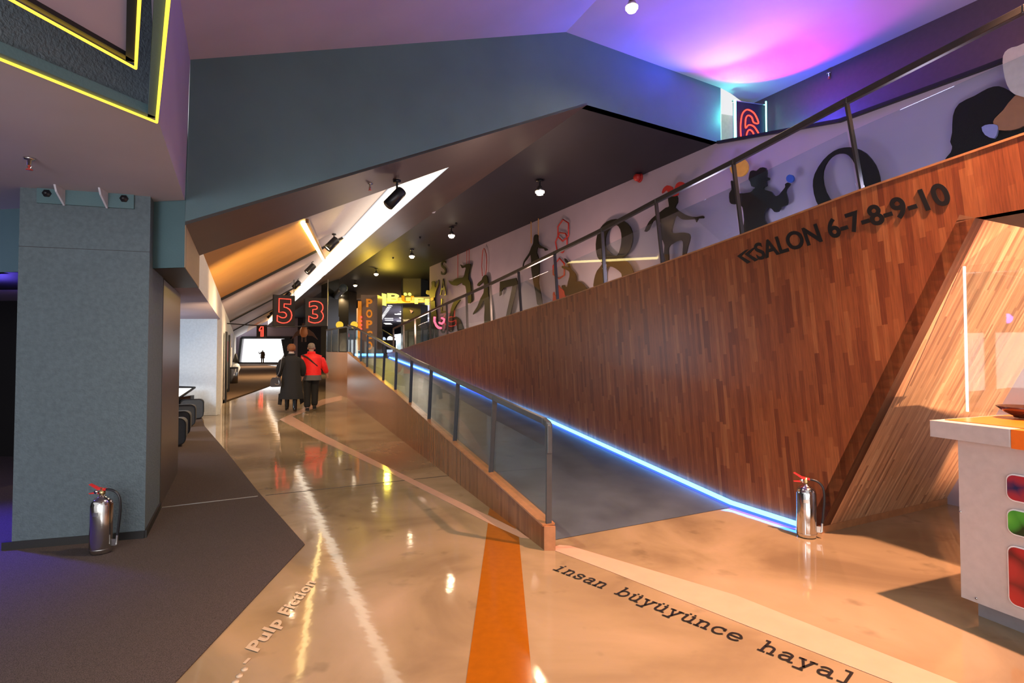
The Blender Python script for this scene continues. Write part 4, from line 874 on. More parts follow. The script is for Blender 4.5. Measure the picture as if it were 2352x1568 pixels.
MB().tube([Vector((a.x, 20.15, 1.37)), Vector((b.x, 20.15, 1.37))], .04).build('light_line', G_blue, bn)
tagged('slim_post', MB().tube([onY(820, 822, 20), onY(820, 777, 20)], .02), glow('warm_line', (1, .55, .2), 1.2), 'slim glowing orange post behind the ramp railing', 'post')
# hidden-end rail across the landing
hr_ = thing('glass_railing', 'thin dark railing crossing the back of the landing', 'railing', onY(830, 800, 22.5))
m = MB().tube([onY(800, 756, 22.5), onY(879, 758, 22.5), onY(906, 775, 20)], .03).build('handrail', M_rail, hr_)
for x, y in ((830, 756), (878, 758)): MB().tube([onY(x, y, 22.5), onY(x, 812, 22.5)], .025).build('post', M_rail, hr_)
# creatures hanging at the end of the corridor
def figure_hanging(X0, Y0, sc):
    c = onY(X0, Y0, 30); k = 30/F
    t = thing('hanging_creature', 'winged brown creature figure hanging under the number three sign', 'figure', c)
    MB().lathe([(0, .35), (.12, .3), (.2, .1), (.22, -.1), (.12, -.28), (0, -.3)], c, 12).build('body', mat('creature_orange', (.45, .16, .06), .6), t)
    for s_ in (-1, 1):
        MB().prism([[c+Vector((s_*.12, 0, .25)), c+Vector((s_*.5, .05, -.05)), c+Vector((s_*.72, .1, -.42)), c+Vector((s_*.45, .05, -.22)), c+Vector((s_*.16, 0, -.2))]], (0, .03, 0)).build('wing', mat('creature_brown', (.09, .04, .03), .7), t)
        MB().tube([c+Vector((s_*.09, 0, -.25)), c+Vector((s_*.1, 0, -.55))], .04).build('leg', mat('creature_brown', (.09, .04, .03), .7), t)
    MB().lathe([(0, .1), (.09, .05), (.09, -.05), (0, -.1)], c+Vector((0, -.05, .4)), 10).build('head', mat('creature_brown', (.09, .04, .03), .7), t)
    MB().tube([c+Vector((0, 0, .4)), Vector((c.x, c.y, 4.7))], .01).build('wire', M_blackmetal, t)
figure_hanging(698, 762, 1)
# silver tilted lamp arms etc. skipped; posters and bin on the left corridor wall
for i, (x0_, x1_, y0_, y1_, lab, m) in enumerate([(510, 515, 752, 930, 'dark narrow door frame nearest on the left corridor wall', M_black), (519, 522, 765, 920, 'second dark narrow frame on the left corridor wall', M_black)]):
    ya = onV(x0_, 800, offs(LL, .0)).y if False else 16+i*4.0
    p = lx(LL, ya, 0)+V_*.04; q_ = lx(LL, ya+.9, 0)+V_*.04
    tagged('door_frame', MB().prism([[p, q_, q_+Vector((0, 0, 2.1)), p+Vector((0, 0, 2.1))]], V_*.05), m, lab, 'frame', 'frames on the left corridor wall')
for i, (ya, hc, colr, lab) in enumerate([(18.2, 1.5, (.6, .12, .1), 'small red notice on the left corridor wall'), (23.5, 1.6, (.6, .45, .3), 'warm-lit poster on the left corridor wall'), (27, 2.0, (.7, .75, 1.0), 'pale lit poster high on the left corridor wall')]):
    p = lx(LL, ya, hc-.35)+V_*.03; q_ = lx(LL, ya+.8, hc-.35)+V_*.03
    tagged('poster', MB().prism([[p, q_, q_+Vector((0, 0, .7)), p+Vector((0, 0, .7))]], V_*.03), mat('poster_%d_print' % i, colr, .5), lab, 'poster', 'posters on the left corridor wall')
bp = onZ(537, 880, 0)
bn = thing('litter_bin', 'round brushed steel litter bin by the left corridor wall', 'bin', bp)
MB().lathe([(0, 0), (.17, 0), (.17, .75), (.155, .75), (.155, .6), (0, .6)], bp, 24).build('bin_body', M_steel, bn)
MB().lathe([(.172, .68), (.176, .70), (.172, .74)], bp, 24).build('rim', M_blackmetal, bn)
st_ = thing('seated_dummy', 'white and black figure sitting above the litter bin', 'figure', onZ(541, 868, 0))
q0 = onZ(541, 868, 0)
MB().lathe([(0, 0), (.12, .02), (.14, .3), (.24, .55), (.16, .75), (.05, .82)], q0, 14).build('body', mat('white_cloth', (.8, .85, .9), .6), st_)
MB().lathe([(.02, .80), (.16, .88), (.12, 1.05), (.05, 1.3), (0, 1.35)], q0, 12).build('hat', M_black, st_)
# person far away in front of the bright window
# ================================================================== LAMPS
def ceiling_lamp(p, label, s=1.0, energy=18, grp='lamps on the dark ceiling', zt=None):
    p = Vector(p); t = thing('ceiling_lamp', label, 'ceiling lamp', p, grp)
    MB().lathe([(0, 0), (.055*s, 0), (.055*s, -.02*s), (0, -.02*s)], p, 20).build('ceiling_plate', M_blackmetal, t)
    MB().tube([p+Vector((0, 0, -.01)), p+Vector((0, 0, -.10*s))], .012*s).build('stem', M_blackmetal, t)
    MB().lathe([(0, -.08*s), (.03*s, -.09*s), (.05*s, -.13*s), (.075*s, -.17*s), (.072*s, -.17*s), (.045*s, -.13*s)], p, 20).build('reflector', M_steel, t); rf_ = t.children[-1] if False else COL.objects[-1]
    MB().lathe([(0, -.165*s), (.066*s, -.17*s), (.07*s, -.19*s), (.045*s, -.205*s), (.05*s, -.22*s), (0, -.235*s)], p, 20).build('bulb', G_lamp, rf_)
    light('lamp_light', 'SPOT', p+Vector((0, 0, -.30*s)), energy*4, (1, .74, .45), .05*s, p+Vector((0, 0, -3)), 150, .9)
    return t
names = ['nearest', 'second', 'third', 'fourth', 'fifth', 'sixth', 'seventh']
for i, (x, y) in enumerate([(1240, 438), (1037, 539), (946, 587), (864, 628), (816, 654), (782, 676), (757, 690)]):
    p = onZ(x, y, ZD-.2); p.z = ZD
    ceiling_lamp(p, '%s ceiling lamp of the row on the dark ceiling, counted from the front' % names[i], 1.25, 26)
p = onZ(1451, 26, zc-.22); p.z = zc; ceiling_lamp(p, 'lit lamp on the high mauve ceiling near the top edge', 1.0, 14, 'lamps on the high ceiling')
# track spotlights along the light cove
def spot(u, v, label, lit=True, s=1.0, down=.16, base=None):
    base = base or sp(v, u); base.z -= .02; t = thing('track_spotlight', label, 'spotlight', base, 'spotlights along the light cove')
    MB().lathe([(0, 0), (.05, 0), (.05, -.03), (0, -.03)], base, 14).build('mount', M_blackmetal, t)
    j = base+Vector((0, 0, -down*1.1))
    MB().tube([base, j], .014).build('stem', M_blackmetal, t)
    ax = (Vector((-.55, -.35, -.75))).normalized(); j2 = j+ax*.0
    q = Vector((0, 0, -1)).rotation_difference(ax).to_matrix()
    MB().lathe([(0, .10), (.085*s, .10), (.095*s, .07), (.095*s, -.24*s), (.085*s, -.24*s), (.085*s, -.18), (0, -.18)], j2+Vector((0, 0, -.02)), 20, R=q).build('housing', M_blackmetal, t); hs_ = COL.objects[-1]
    MB().lathe([(0, -.205*s), (.084*s, -.205*s)], j2+Vector((0, 0, -.02)), 20, R=q).build('lens', G_lamp, hs_)
    return t
lab = ['largest, nearest', 'second', 'third', 'fourth', 'fifth', 'sixth', 'seventh', 'eighth', 'ninth']
for i in range(9):
    u = [8.5, 13.4, 17.9, 22.6][i] if i < 4 else 22.6+4.6*(i-3)
    spot(u, 1.95, '%s black spotlight along the light cove' % lab[i], s=.72 if i == 0 else 1.0, base=onB(912, 410) if i == 0 else None)
    if i < 5:
        b_ = sp(2.2, u); light('cove_spot', 'SPOT', b_+Vector((0, 0, -.55)), 28, (1, .70, .36), .08, sp(.4, u-1.0), 75, .6)
stk = [sp(.88, 9.36)+Vector((0, 0, -.05)), sp(2.45, 19.2)+Vector((0, 0, -.05))]
ls = thing('light_stick', 'thin diagonal yellowish light stick under the sloping amber ceiling', 'light', stk[0])
MB().tube(stk, .045).build('tube', glow('warm_stick', (1, .72, .28), 6), ls)
MB().bar(stk[0]+Vector((.07, -.02, .03)), stk[1]+Vector((.07, -.02, .03)), .05, .06).build('rail', M_tan, ls)
# small fittings
def sprinkler(p, label, m=M_chrome, up=Vector((0, 0, 1))):
    t = thing('sprinkler', label, 'sprinkler', p, 'fire sprinklers')
    MB().lathe([(0, 0), (.035, 0), (.03, -.012), (.012, -.015), (.012, -.05), (0, -.05)], p, 16).build('escutcheon', m, t)
    MB().lathe([(0, -.045), (.008, -.045), (.008, -.075), (.02, -.078), (.02, -.082), (0, -.082)], p, 12).build('head', mat('sprinkler_red', (.5, .05, .03), .3), t)
    MB().tube([p+Vector((.01, 0, -.04)), p+Vector((.014, 0, -.06)), p+Vector((0, 0, -.08)), p+Vector((-.014, 0, -.06)), p+Vector((-.01, 0, -.04))], .003, 6).build('yoke', m, t)
sprinkler(onZ(68, 363, 2.9), 'sprinkler under the low mauve soffit left of the column')
sprinkler(onB(850, 421), 'sprinkler under the brown sloping soffit')
p = onZ(1904, 160, 5.2); pw = onV(1904, 168, offs(DL, .02)); sprinkler(pw, 'small lit sprinkler on the dark set-back wall')
p = onZ(995, 484, ZD)
sd = thing('smoke_detector', 'white round smoke detector on the dark ceiling', 'smoke detector', p)
MB().lathe([(0, 0), (.06, 0), (.058, -.02), (.045, -.022), (.045, -.04), (.03, -.05), (0, -.05)], p, 20).build('detector_body', mat('white_plastic', (.8, .78, .76), .4), sd)
p = onV(1467, 408, SLc)
al = thing('alarm_sounder', 'red round alarm sounder high on the gallery wall', 'alarm', p)
Rn = Matrix((U, Vector((0, 0, 1)), U.cross(Vector((0, 0, 1))))).transposed()
MB().lathe([(0, .09), (.05, .085), (.065, .06), (.07, 0), (0, 0)], p, 20, R=Vector((0, 0, 1)).rotation_difference(NW).to_matrix()).build('sounder_body', M_cutred, al)
MB().lathe([(.072, .0), (.085, -.03), (0, -.03)], p, 20, R=Vector((0, 0, 1)).rotation_difference(NW).to_matrix()).build('base', M_cutred, al)
for x, y in ((965, 544), (985, 562), (1048, 512), (903, 591)):
    q = onZ(x, y, ZD); tagged('ceiling_sensor', MB().lathe([(0, 0), (.03, 0), (.025, -.03), (.008, -.05), (0, -.06)], q, 10), M_blackmetal, 'small dark sprinkler head among the lamps on the dark ceiling', 'sensor', 'dark heads on the ceiling')
# ================================================================== EXTINGUISHERS
def extinguisher(base, label, yaw=0.0):
    t = thing('fire_extinguisher', label, 'fire extinguisher', base, 'chrome fire extinguishers'); R = Matrix.Rotation(yaw, 3, 'Z')
    def W(x, y, z): return base+R@Vector((x, y, z))
    MB().lathe([(0, .004), (.07, .004), (.076, .012), (.078, .035), (.078, .37), (.070, .40), (.048, .425), (.02, .437), (.018, .45), (0, .45)], base, 32).build('cylinder', M_chrome, t)
    MB().lathe([(.079, .035), (.080, .037), (.079, .040)], base, 32).build('base_ring', M_steel, t)
    MB().lathe([(0, .45), (.02, .45), (.022, .46), (.022, .475), (.014, .48), (.014, .50), (0, .50)], base, 16).build('valve', mat('brass', (.55, .42, .2), .3, metal=1), t); vl_ = COL.objects[-1]
    m = MB(); m.prism([[W(.03, -.012, .495), W(-.03, -.012, .505), W(-.085, -.012, .535), W(-.095, -.012, .530), W(-.03, -.012, .488), W(.03, -.012, .48)]], R@Vector((0, .024, 0))).build('lever', mat('red_plastic', (.62, .02, .02), .35), vl_)
    m = MB(); m.prism([[W(.0, -.010, .462), W(-.05, -.010, .470), W(-.095, -.010, .462), W(-.09, -.010, .456), W(-.04, -.010, .458), W(.0, -.010, .45)]], R@Vector((0, .02, 0))).build('carry_handle', mat('red_plastic', (.62, .02, .02), .35), vl_)
    MB().lathe([(0, -.006), (.014, -.006), (.014, .006), (0, .006)], W(-.03, -.024, .475), 16, R=R@Matrix.Rotation(math.pi/2, 3, 'X')).build('pressure_gauge', M_chrome, vl_)
    hp_ = catmull([W(.01, 0, .485), W(.055, .0, .485), W(.10, .0, .465), W(.128, 0, .42), W(.135, 0, .33), W(.128, 0, .23), W(.118, 0, .13)], 5, False)
    MB().tube(hp_, .0095, 10).build('hose', M_blackmetal, t); ho_ = COL.objects[-1]
    MB().tube([W(.118, 0, .14), W(.114, 0, .085), W(.112, 0, .06)], [.008, .010, .013], 10).build('nozzle', M_steel, ho_)
    MB().box(W(.095, 0, .075), (.035, .008, .05), yaw).build('clip', M_steel, t)
    lb = MB(); pts = []
    for i in range(7):
        a_ = math.radians(-105+i*5); pts.append(W(.0790*math.cos(a_), .0790*math.sin(a_), .30))
    for a1, a2 in zip(pts[:-1], pts[1:]): lb.quad(a1, a2, a2+Vector((0, 0, .028)), a1+Vector((0, 0, .028)))
    lb.build('label_plate', M_steel, t)
    return t
extinguisher(onZ(232, 1268, .008), 'chrome fire extinguisher with red levers standing on carpet in front of the column', .1)
extinguisher(onZ(1853, 1232, 0), 'chrome fire extinguisher standing on bare floor at the foot of the wooden wall', -.5)
# ================================================================== SEATS AND CONSOLES
def rounded(w_, h_, r, n=5):
    pts = []
    for cx_, cy_, a0 in ((w_/2-r, h_-r, 0), (-w_/2+r, h_-r, 90), (-w_/2+r, r, 180), (w_/2-r, r, 270)):
        for k in range(n+1):
            a_ = math.radians(a0+90*k/n); pts.append((cx_+r*math.cos(a_), cy_+r*math.sin(a_)))
    return pts
M_uph = mat('dark_grey_upholstery', (.055, .06, .065), .75, bump=.3, bscale=200)
seat_px = [(440, 963, 'farthest'), (418, 981, 'third'), (402, 1003, 'second'), (388, 1026, 'nearest')]
for i, (x, y, nm) in enumerate(seat_px):
    base = onZ(x, y, .01); t = thing('low_armchair', '%s dark grey low armchair in the row behind the column' % nm, 'armchair', base, 'row of low armchairs')
    fx, fy = V_, U
    prf = rounded(.46, .43, .10)
    MB().prism([[base+fx*p[0]+Vector((0, 0, p[1]+.02)) for p in prf]], fy*.12).build('arm_pad', M_uph, t)
    MB().tube([base+fx*p[0]*1.0+Vector((0, 0, p[1]+.02))-fy*.004 for p in prf], .008, 6, closed=True).build('piping', M_black, t)
    MB().prism([[base+fx*p[0]*.92+Vector((0, 0, p[1]*.9+.02))+fy*.14 for p in prf]], fy*.5).build('seat_cushion', M_uph, t)
    MB().box(base-fx*.28+fy*.35+Vector((0, 0, .24)), (.12, .5, .46), math.atan2(V_.y, V_.x)).build('backrest', M_uph, t)
for i, (x, y, nm) in enumerate([(421, 900, 'farther'), (405, 912, 'nearer')]):
    g_ = onZ(x, 962+i*14, .01); base = g_+Vector((-.72, 1.05, 0))
    t = thing('game_console', '%s black glossy console with a glowing white top behind the armchairs' % nm, 'console', base, 'consoles with glowing tops')
    MB().box(base+Vector((0, 0, .26)), (.62, .55, .50)).build('cabinet', mat('black_gloss', (.006, .006, .008), .1), t)
    h0 = base+Vector((0, 0, .51))
    MB().quad(h0+Vector((-.30, -.25, -.02)), h0+Vector((.24, -.25, -.02)), h0+Vector((.26, .25, .16)), h0+Vector((-.30, .25, .16))).build('light_panel', G_white, t)
    MB().tube([h0+Vector((-.33, -.27, -.02)), h0+Vector((.29, -.27, -.02)), h0+Vector((.31, .28, .17)), h0+Vector((-.33, .28, .19))], .03, closed=True).build('frame', M_black, t)
    for s_ in (0, .12): MB().lathe([(0, -.01), (.018, -.01), (.018, .01), (0, .01)], base+Vector((.1+s_, -.29, .36)), 10, R=Matrix.Rotation(math.pi/2, 3, 'X')).build('indicator', G_white, t)
# ================================================================== FRUIT COUNTER (right)
K0 = onZ(2203, 1392, 0); K0 = Vector((2.715, 3.33, 0))
g1 = Vector((.36, -.93, 0)).normalized(); g2 = Vector((.93, .36, 0)).normalized()
ct = thing('food_counter', 'white and orange counter with rounded fruit pictures at the right edge', 'counter', K0)
def rb(m, o, l1, l2, z0, z1): return m.prism([[o+Vector((0, 0, z0)), o+g1*l1+Vector((0, 0, z0)), o+g1*l1+g2*l2+Vector((0, 0, z0)), o+g2*l2+Vector((0, 0, z0))]], (0, 0, z1-z0))
M_cw = mat('counter_white', (.50, .43, .42), .35); M_co = mat('counter_orange', (.85, .17, .015), .3)
rb(MB(), K0, 2.9, .85, .10, 1.05).build('body', M_cw, ct)
rb(MB(), K0+g2*.07+g1*.05, 2.1, .75, 0, .10).build('toe_kick', mat('toe_kick_grey', (.25, .22, .23), .5), ct)
T0 = K0-g1*.13-g2*.05
bevel(rb(MB(), T0, .42, 1.0, 1.05, 1.15).build('top_end', M_cw, ct), .008)
rb(MB(), T0+g1*.422, 2.7, 1.0, 1.045, 1.15).build('top_front', M_co, ct)
rb(MB(), T0+g1*.03+g2*.10, 2.3, .88, 1.150, 1.154).build('top_surface', M_co, ct)
G0 = onZ(2222, 945, 1.15)
gl = MB().prism([[G0, G0+g1*2.2, G0+g1*2.2+Vector((0, 0, 1.04)), G0+Vector((0, 0, 1.04))]], g2*.012); gl.build('glass_shield_or_added_pane', M_glassc, ct)
MB().bar(G0, G0+Vector((0, 0, 1.04)), .010, .014).build('glass_edge', M_glassedge, ct)
G1 = G0+Vector((.012, .03, 0)); gd = Vector((.94, -.33, 0)).normalized()
MB().prism([[G1, G1+gd*1.2, G1+gd*1.2+Vector((0, 0, 1.0)), G1+Vector((0, 0, 1.0))]], Vector((.004, .010, 0))).build('glass_shield_or_added_pane', M_glassc, ct)  # extra pane, added and turned to mirror the windows behind the camera
def onF(px, py): return onG(px, py, K0-g2*.004, g2)
def picture(x0_, y0_, x1_, y1_, cols, label, seed):
    a = onF(x0_, y1_); top = onF(x0_, y0_); w_ = x1_; h_ = top.z-a.z
    def fr(scale, dd):
        pr_ = rounded(w_*scale if False else w_-(1-scale)*.1, h_-(1-scale)*.1, .04*scale)
        return [Vector((a.x, a.y, a.z))+g1*(w_/2)+g1*p[0]+Vector((0, 0, (1-scale)*.05+p[1]))-g2*dd for p in pr_]
    MB().prism([fr(1.0, 0)], -g2*.006).build('picture_frame', mat('white_rim', (.85, .83, .85), .3), ct); pf_ = COL.objects[-1]
    m = bpy.data.materials.new('fruit_print'); m.use_nodes = True; nt = m.node_tree; b = nt.nodes['Principled BSDF']
    tc = nd(nt, 'ShaderNodeTexCoord'); v_ = nd(nt, 'ShaderNodeTexVoronoi'); v_.inputs['Scale'].default_value = 7+seed
    rp = nd(nt, 'ShaderNodeValToRGB'); rp.color_ramp.elements[0].color = (*cols[0], 1); rp.color_ramp.elements[1].color = (*cols[1], 1); rp.color_ramp.elements[1].position = .75
    e = rp.color_ramp.elements.new(.5); e.color = (*cols[2], 1)
    nt.links.new(tc.outputs['Object'], v_.inputs['Vector']); nt.links.new(v_.outputs['Distance'], rp.inputs[0]); nt.links.new(rp.outputs[0], b.inputs['Base Color']); b.inputs['Roughness'].default_value = .15
    o = MB().prism([fr(.86, .007)], -g2*.004).build('fruit_picture', m, pf_); o['label'] = label
picture(2313, 1085, .35, 1147, [(.5, .02, .02), (.02, .02, .08), (.3, .03, .05)], 'red fruit print', 1)
picture(2315, 1165, .35, 1224, [(.12, .45, .05), (.01, .03, .01), (.05, .28, .03)], 'green lime print', 2)
picture(2318, 1249, .5, 1385, [(.55, .02, .02), (.12, .01, .01), (.38, .02, .02)], 'red strawberry print', 0)
for x, y in ((2202, 1174), (2238, 1372)):
    p = onF(x, y); MB().lathe([(0, 0), (.006, 0), (.006, .004), (0, .005)], p+g1*.01, 10, R=Vector((0, 0, 1)).rotation_difference(-g2).to_matrix()).build('screw', M_chrome, ct)
dp = onZ(2352, 962, 1.16)
bw = thing('bowl', 'dark brown wooden bowl on the orange counter top', 'bowl', dp)
MB().lathe([(0, .0), (.05, .0), (.055, .01), (.10, .035), (.14, .07), (.136, .072), (.09, .045), (0, .02)], dp+Vector((.06, .06, 0)), 28).build('bowl_body', mat('dark_brown_gloss', (.05, .02, .012), .2), bw)
# glazed front behind the camera, seen mirrored in the counter glass
k = 5
for i in range(7):
    x = -4.5+i*1.7
    for z0_, z1_ in ((.5, 1.95), (3.3, 3.9)):
        struct('window_%d' % k, MB().prism([[(x, -7, z0_), (x+1.5, -7, z0_), (x+1.5, -7, z1_), (x, -7, z1_)]], (0, -.05, 0)), G_front); k += 1
wf = MB()
for i in range(8): wf.box((-4.6+i*1.7, -6.95, 2), (.16, .12, 3.6))
wf.box((1.3, -6.95, .4), (12.2, .14, .2)).box((1.3, -6.95, 4.0), (12.2, .14, .2)).box((1.3, -6.95, 2.6), (12.2, .1, 1.3))
struct('window_frame', wf, M_blackmetal, parent=bpy.data.objects['window_5'])
# ================================================================== PEOPLE
def skin_mesh(name, nodes, edges, m, parent, lvl=2, root=0):
    """nodes: name -> (pos, rx, ry)"""
    keys = list(nodes); me = bpy.data.meshes.new(name); inv = parent_world(parent).inverted()
    me.from_pydata([tuple(inv@Vector(nodes[k][0])) for k in keys], [(keys.index(a), keys.index(b)) for a, b in edges], [])
    o = bpy.data.objects.new(name, me); COL.objects.link(o); o.parent = parent
    sk = o.modifiers.new('skin', 'SKIN'); sk.use_smooth_shade = True
    for i, k in enumerate(keys):
        v = me.skin_vertices[0].data[i]; v.radius = (nodes[k][1], nodes[k][2]); v.use_root = (i == root)
    subsurf(o, lvl); me.materials.append(m)
    dg = bpy.context.evaluated_depsgraph_get(); me2 = bpy.data.meshes.new_from_object(o.evaluated_get(dg))
    o.modifiers.clear(); o.data = me2; me2.name = name
    me2.polygons.foreach_set('use_smooth', [True]*len(me2.polygons))
    if not me2.materials: me2.materials.append(m)
    return o
def loft(rings, m, name, parent, seg=28, cap=True):
    """rings: (centre, rx, ry, fold amplitude)"""
    mb = MB(); vs = []; fs = []
    for (c, rx, ry, am) in rings:
        c = Vector(c)
        for k in range(seg):
            a = 2*math.pi*k/seg; f = 1+am*math.sin(a*7+.6)+am*.6*math.sin(a*3)
            vs.append(c+Vector((rx*math.cos(a)*f, ry*math.sin(a)*f, 0)))
    for i in range(len(rings)-1):
        for k in range(seg):
            k2 = (k+1) % seg; fs.append((i*seg+k, i*seg+k2, (i+1)*seg+k2, (i+1)*seg+k))
    mb.add(vs, fs, 0, smooth=True)
    if cap:
        mb.add(vs[:seg], [tuple(range(seg))]); mb.add(vs[-seg:], [tuple(range(seg))])
    return mb.build(name, m, parent)
M_skin = mat('skin', (.55, .30, .22), .55)
def hand(base, tip_dir, side, s=1.0):
    n = {}; e = []
    d = Vector(tip_dir).normalized(); x = Vector(side).normalized(); palm = base+d*.05*s
    return n, e
def person(foot, H, label, kind, yaw=0.0):
    t = thing('person', label, 'person', foot, 'couple walking away')
    R = Matrix.Rotation(yaw, 3, 'Z')
    def W(x, y, z): return Vector(foot)+R@Vector((x*H, y*H, z*H))
    woman = kind == 'woman'
    sw = .105 if woman else .125
    N = {'pelvis': (W(0, 0, .52), .085*H, .06*H), 'waist': (W(0, 0, .60), .075*H, .055*H), 'chest': (W(0, .0, .72), .08*H, .055*H), 'neck0': (W(0, .0, .81), .034*H, .03*H), 'neck': (W(0, .012, .86), .03*H, .03*H),
         'head': (W(0, .02, .915), .042*H, .05*H), 'crown': (W(0, .018, .96), .034*H, .042*H)}
    Ed = [('pelvis', 'waist'), ('waist', 'chest'), ('chest', 'neck0'), ('neck0', 'neck'), ('neck', 'head'), ('head', 'crown')]
    for s, nm in ((-1, 'l'), (1, 'r')):
        if woman: el, wr = W(s*.165, -.01, .64), W(s*.155, .05, .52)
        else: el, wr = (W(s*.175, -.01, .66), W(s*.22, .03, .54)) if s > 0 else (W(s*.16, 0, .65), W(s*.16, .05, .52))
        N['sh'+nm] = (W(s*sw*.92, 0, .775), .030*H, .030*H); N['el'+nm] = (el, .028*H, .028*H); N['wr'+nm] = (wr, .017*H, .019*H)
        dirn = (wr-el).normalized(); N['pm'+nm] = (wr+dirn*.035*H, .020*H, .013*H)
        Ed += [('chest', 'sh'+nm), ('sh'+nm, 'el'+nm), ('el'+nm, 'wr'+nm), ('wr'+nm, 'pm'+nm)]
        for k in range(4):
            off = R@Vector((s*.0, (k-1.5)*.010*H, 0)); ln = [.040, .046, .043, .034][k]*H
            a = 'f%s%d' % (nm, k); N[a] = (wr+dirn*(.050*H)+off, .0052*H, .0052*H); N[a+'t'] = (wr+dirn*(.050*H+ln*.9)+off*1.1+R@Vector((-s*.012*H, 0, 0)), .004*H, .004*H)
            Ed += [('pm'+nm, a), (a, a+'t')]
        N['th'+nm] = (wr+dirn*.030*H+R@Vector((-s*.004*H, .026*H, 0)), .006*H, .006*H); N['tt'+nm] = (wr+dirn*.055*H+R@Vector((-s*.008*H, .034*H, 0)), .005*H, .005*H)
        Ed += [('pm'+nm, 'th'+nm), ('th'+nm, 'tt'+nm)]
        fw = (.05 if s < 0 else -.07) if woman else (.0 if s < 0 else .03)
        lift = .02 if (woman and s < 0) or (not woman and s > 0) else 0
        hx = .05*s; kn = W(hx*1.05, fw*.4+.01, .29+lift*.3); an = W(hx*1.0, fw, .05+lift)
        N['hip'+nm] = (W(hx, 0, .49), .062*H, .06*H); N['kn'+nm] = (kn, .036*H, .036*H); N['an'+nm] = (an, .022*H, .025*H); N['toe'+nm] = (W(hx*1.15, fw+.075, .022+lift*.5), .022*H, .016*H); N['heel'+nm] = (W(hx, fw-.018, .026+lift), .02*H, .018*H)
        Ed += [('pelvis', 'hip'+nm), ('hip'+nm, 'kn'+nm), ('kn'+nm, 'an'+nm), ('an'+nm, 'toe'+nm), ('an'+nm, 'heel'+nm)]
    skin_mesh('body', N, Ed, M_skin, t)
    # face
    fm = MB()
    for s in (-1, 1): fm.lathe([(0, .008*H), (.010*H, 0), (0, -.008*H)], W(s*.017, .066, .925), 10)
    fm.build('eyes', M_ink, t)
    em = MB()
    for s in (-1, 1): em.lathe([(0, .018*H), (.008*H, .012*H), (.010*H, 0), (.006*H, -.014*H), (0, -.018*H)], W(s*.046, .012, .912), 10)
    em.build('ears', M_skin, t)
    MB().lathe([(0, .02*H), (.006*H, 0), (.011*H, -.012*H), (0, -.016*H)], W(0, .072, .912), 8).build('nose', M_skin, t)
    MB().box(W(0, .068, .888), (.03*H, .008*H, .006*H)).build('mouth', mat('lips', (.35, .1, .08), .5), t)
    def limb(name, ids, rs, m):
        return skin_mesh(name, {i: (N[i][0], r*H, r*H) for i, r in zip(ids, rs)}, list(zip(ids[:-1], ids[1:])), m, t, 2)
    if woman:
        coat = mat('black_wool_coat', (.010, .010, .012), .9, bump=.4, bscale=150)
        rg = [((0, .0, .845), .036, .036, 0), ((0, .0, .82), .065, .05, 0), ((0, 0, .79), .145, .085, .004), ((0, 0, .74), .135, .088, .006), ((0, -.005, .66), .132, .088, .01), ((0, -.008, .58), .125, .088, .014), ((0, -.01, .48), .137, .094, .02), ((0, -.012, .36), .150, .10, .035), ((.0, -.012, .26), .160, .104, .05), ((0, -.012, .205), .165, .106, .06)]
        loft([(W(*c), rx*H, ry*H, am) for c, rx, ry, am in rg], coat, 'coat', t)
        # split tails of the coat hanging lower left and right
        for s in (-1, 1):
            q = [W(s*.105, .02, .30), W(s*.165, .0, .28), W(s*.175, -.01, .13 if s < 0 else .15), W(s*.125, .0, .115)]
            MB().prism([q], R@Vector((0, .03*H, 0))).build('coat_tail', coat, t)
        for nm in 'lr': limb('sleeve', ['sh'+nm, 'el'+nm, 'wr'+nm], [.070, .050, .036], coat)
        MB().lathe([(.045*H, 0), (.06*H, .02*H), (.05*H, .03*H)], W(0, .0, .83), 20).build('collar', coat, t)
        for nm in 'lr':
            b = skin_mesh('boot', {k: v for k, v in {'kn': (N['kn'+nm][0], .042*H, .042*H), 'an': (N['an'+nm][0], .030*H, .030*H), 'toe': (N['toe'+nm][0], .026*H, .02*H), 'heel': (N['heel'+nm][0], .025*H, .024*H)}.items()}, [('kn', 'an'), ('an', 'toe'), ('an', 'heel')], mat('black_patent_leather', (.006, .006, .007), .15), t, 2)
        hairm = mat('auburn_hair', (.20, .065, .018), .6, noise=.4, nscale=60, bump=.6, bscale=90)
        hm = MB(); hm.lathe([(0, .066*H), (.03*H, .062*H), (.052*H, .04*H), (.060*H, .01*H), (.057*H, -.018*H), (.045*H, -.036*H), (.02*H, -.044*H), (0, -.044*H)], W(0, .004, .935), 24, sy=1.0).build('hair', hairm, t)
        MB().lathe([(.036*H, -.012*H), (.042*H, 0), (.036*H, .012*H)], W(0, .008, .862), 20).build('scarf', mat('pale_scarf', (.6, .5, .45), .8), t)
    else:
        red = mat('red_jacket', (.85, .012, .012), .6, bump=.2, bscale=60); gry = mat('grey_jacket_panel', (.10, .10, .105), .8); trs = mat('black_trousers', (.010, .010, .011), .85, bump=.3, bscale=40)
        rg = [((0, .0, .862), .045, .04, 0), ((0, .0, .835), .062, .05, 0), ((0, 0, .805), .15, .085, .004), ((0, 0, .76), .148, .092, .006), ((0, 0, .66), .148, .098, .008), ((0, 0, .56), .142, .096, .010), ((0, 0, .515), .142, .096, .010)]
        loft([(W(*c), rx*H, ry*H, am) for c, rx, ry, am in rg], red, 'jacket', t)
        loft([(W(0, 0, .522), .144*H, .098*H, .008), (W(0, 0, .448), .146*H, .100*H, .012)], gry, 'jacket_hem', t)
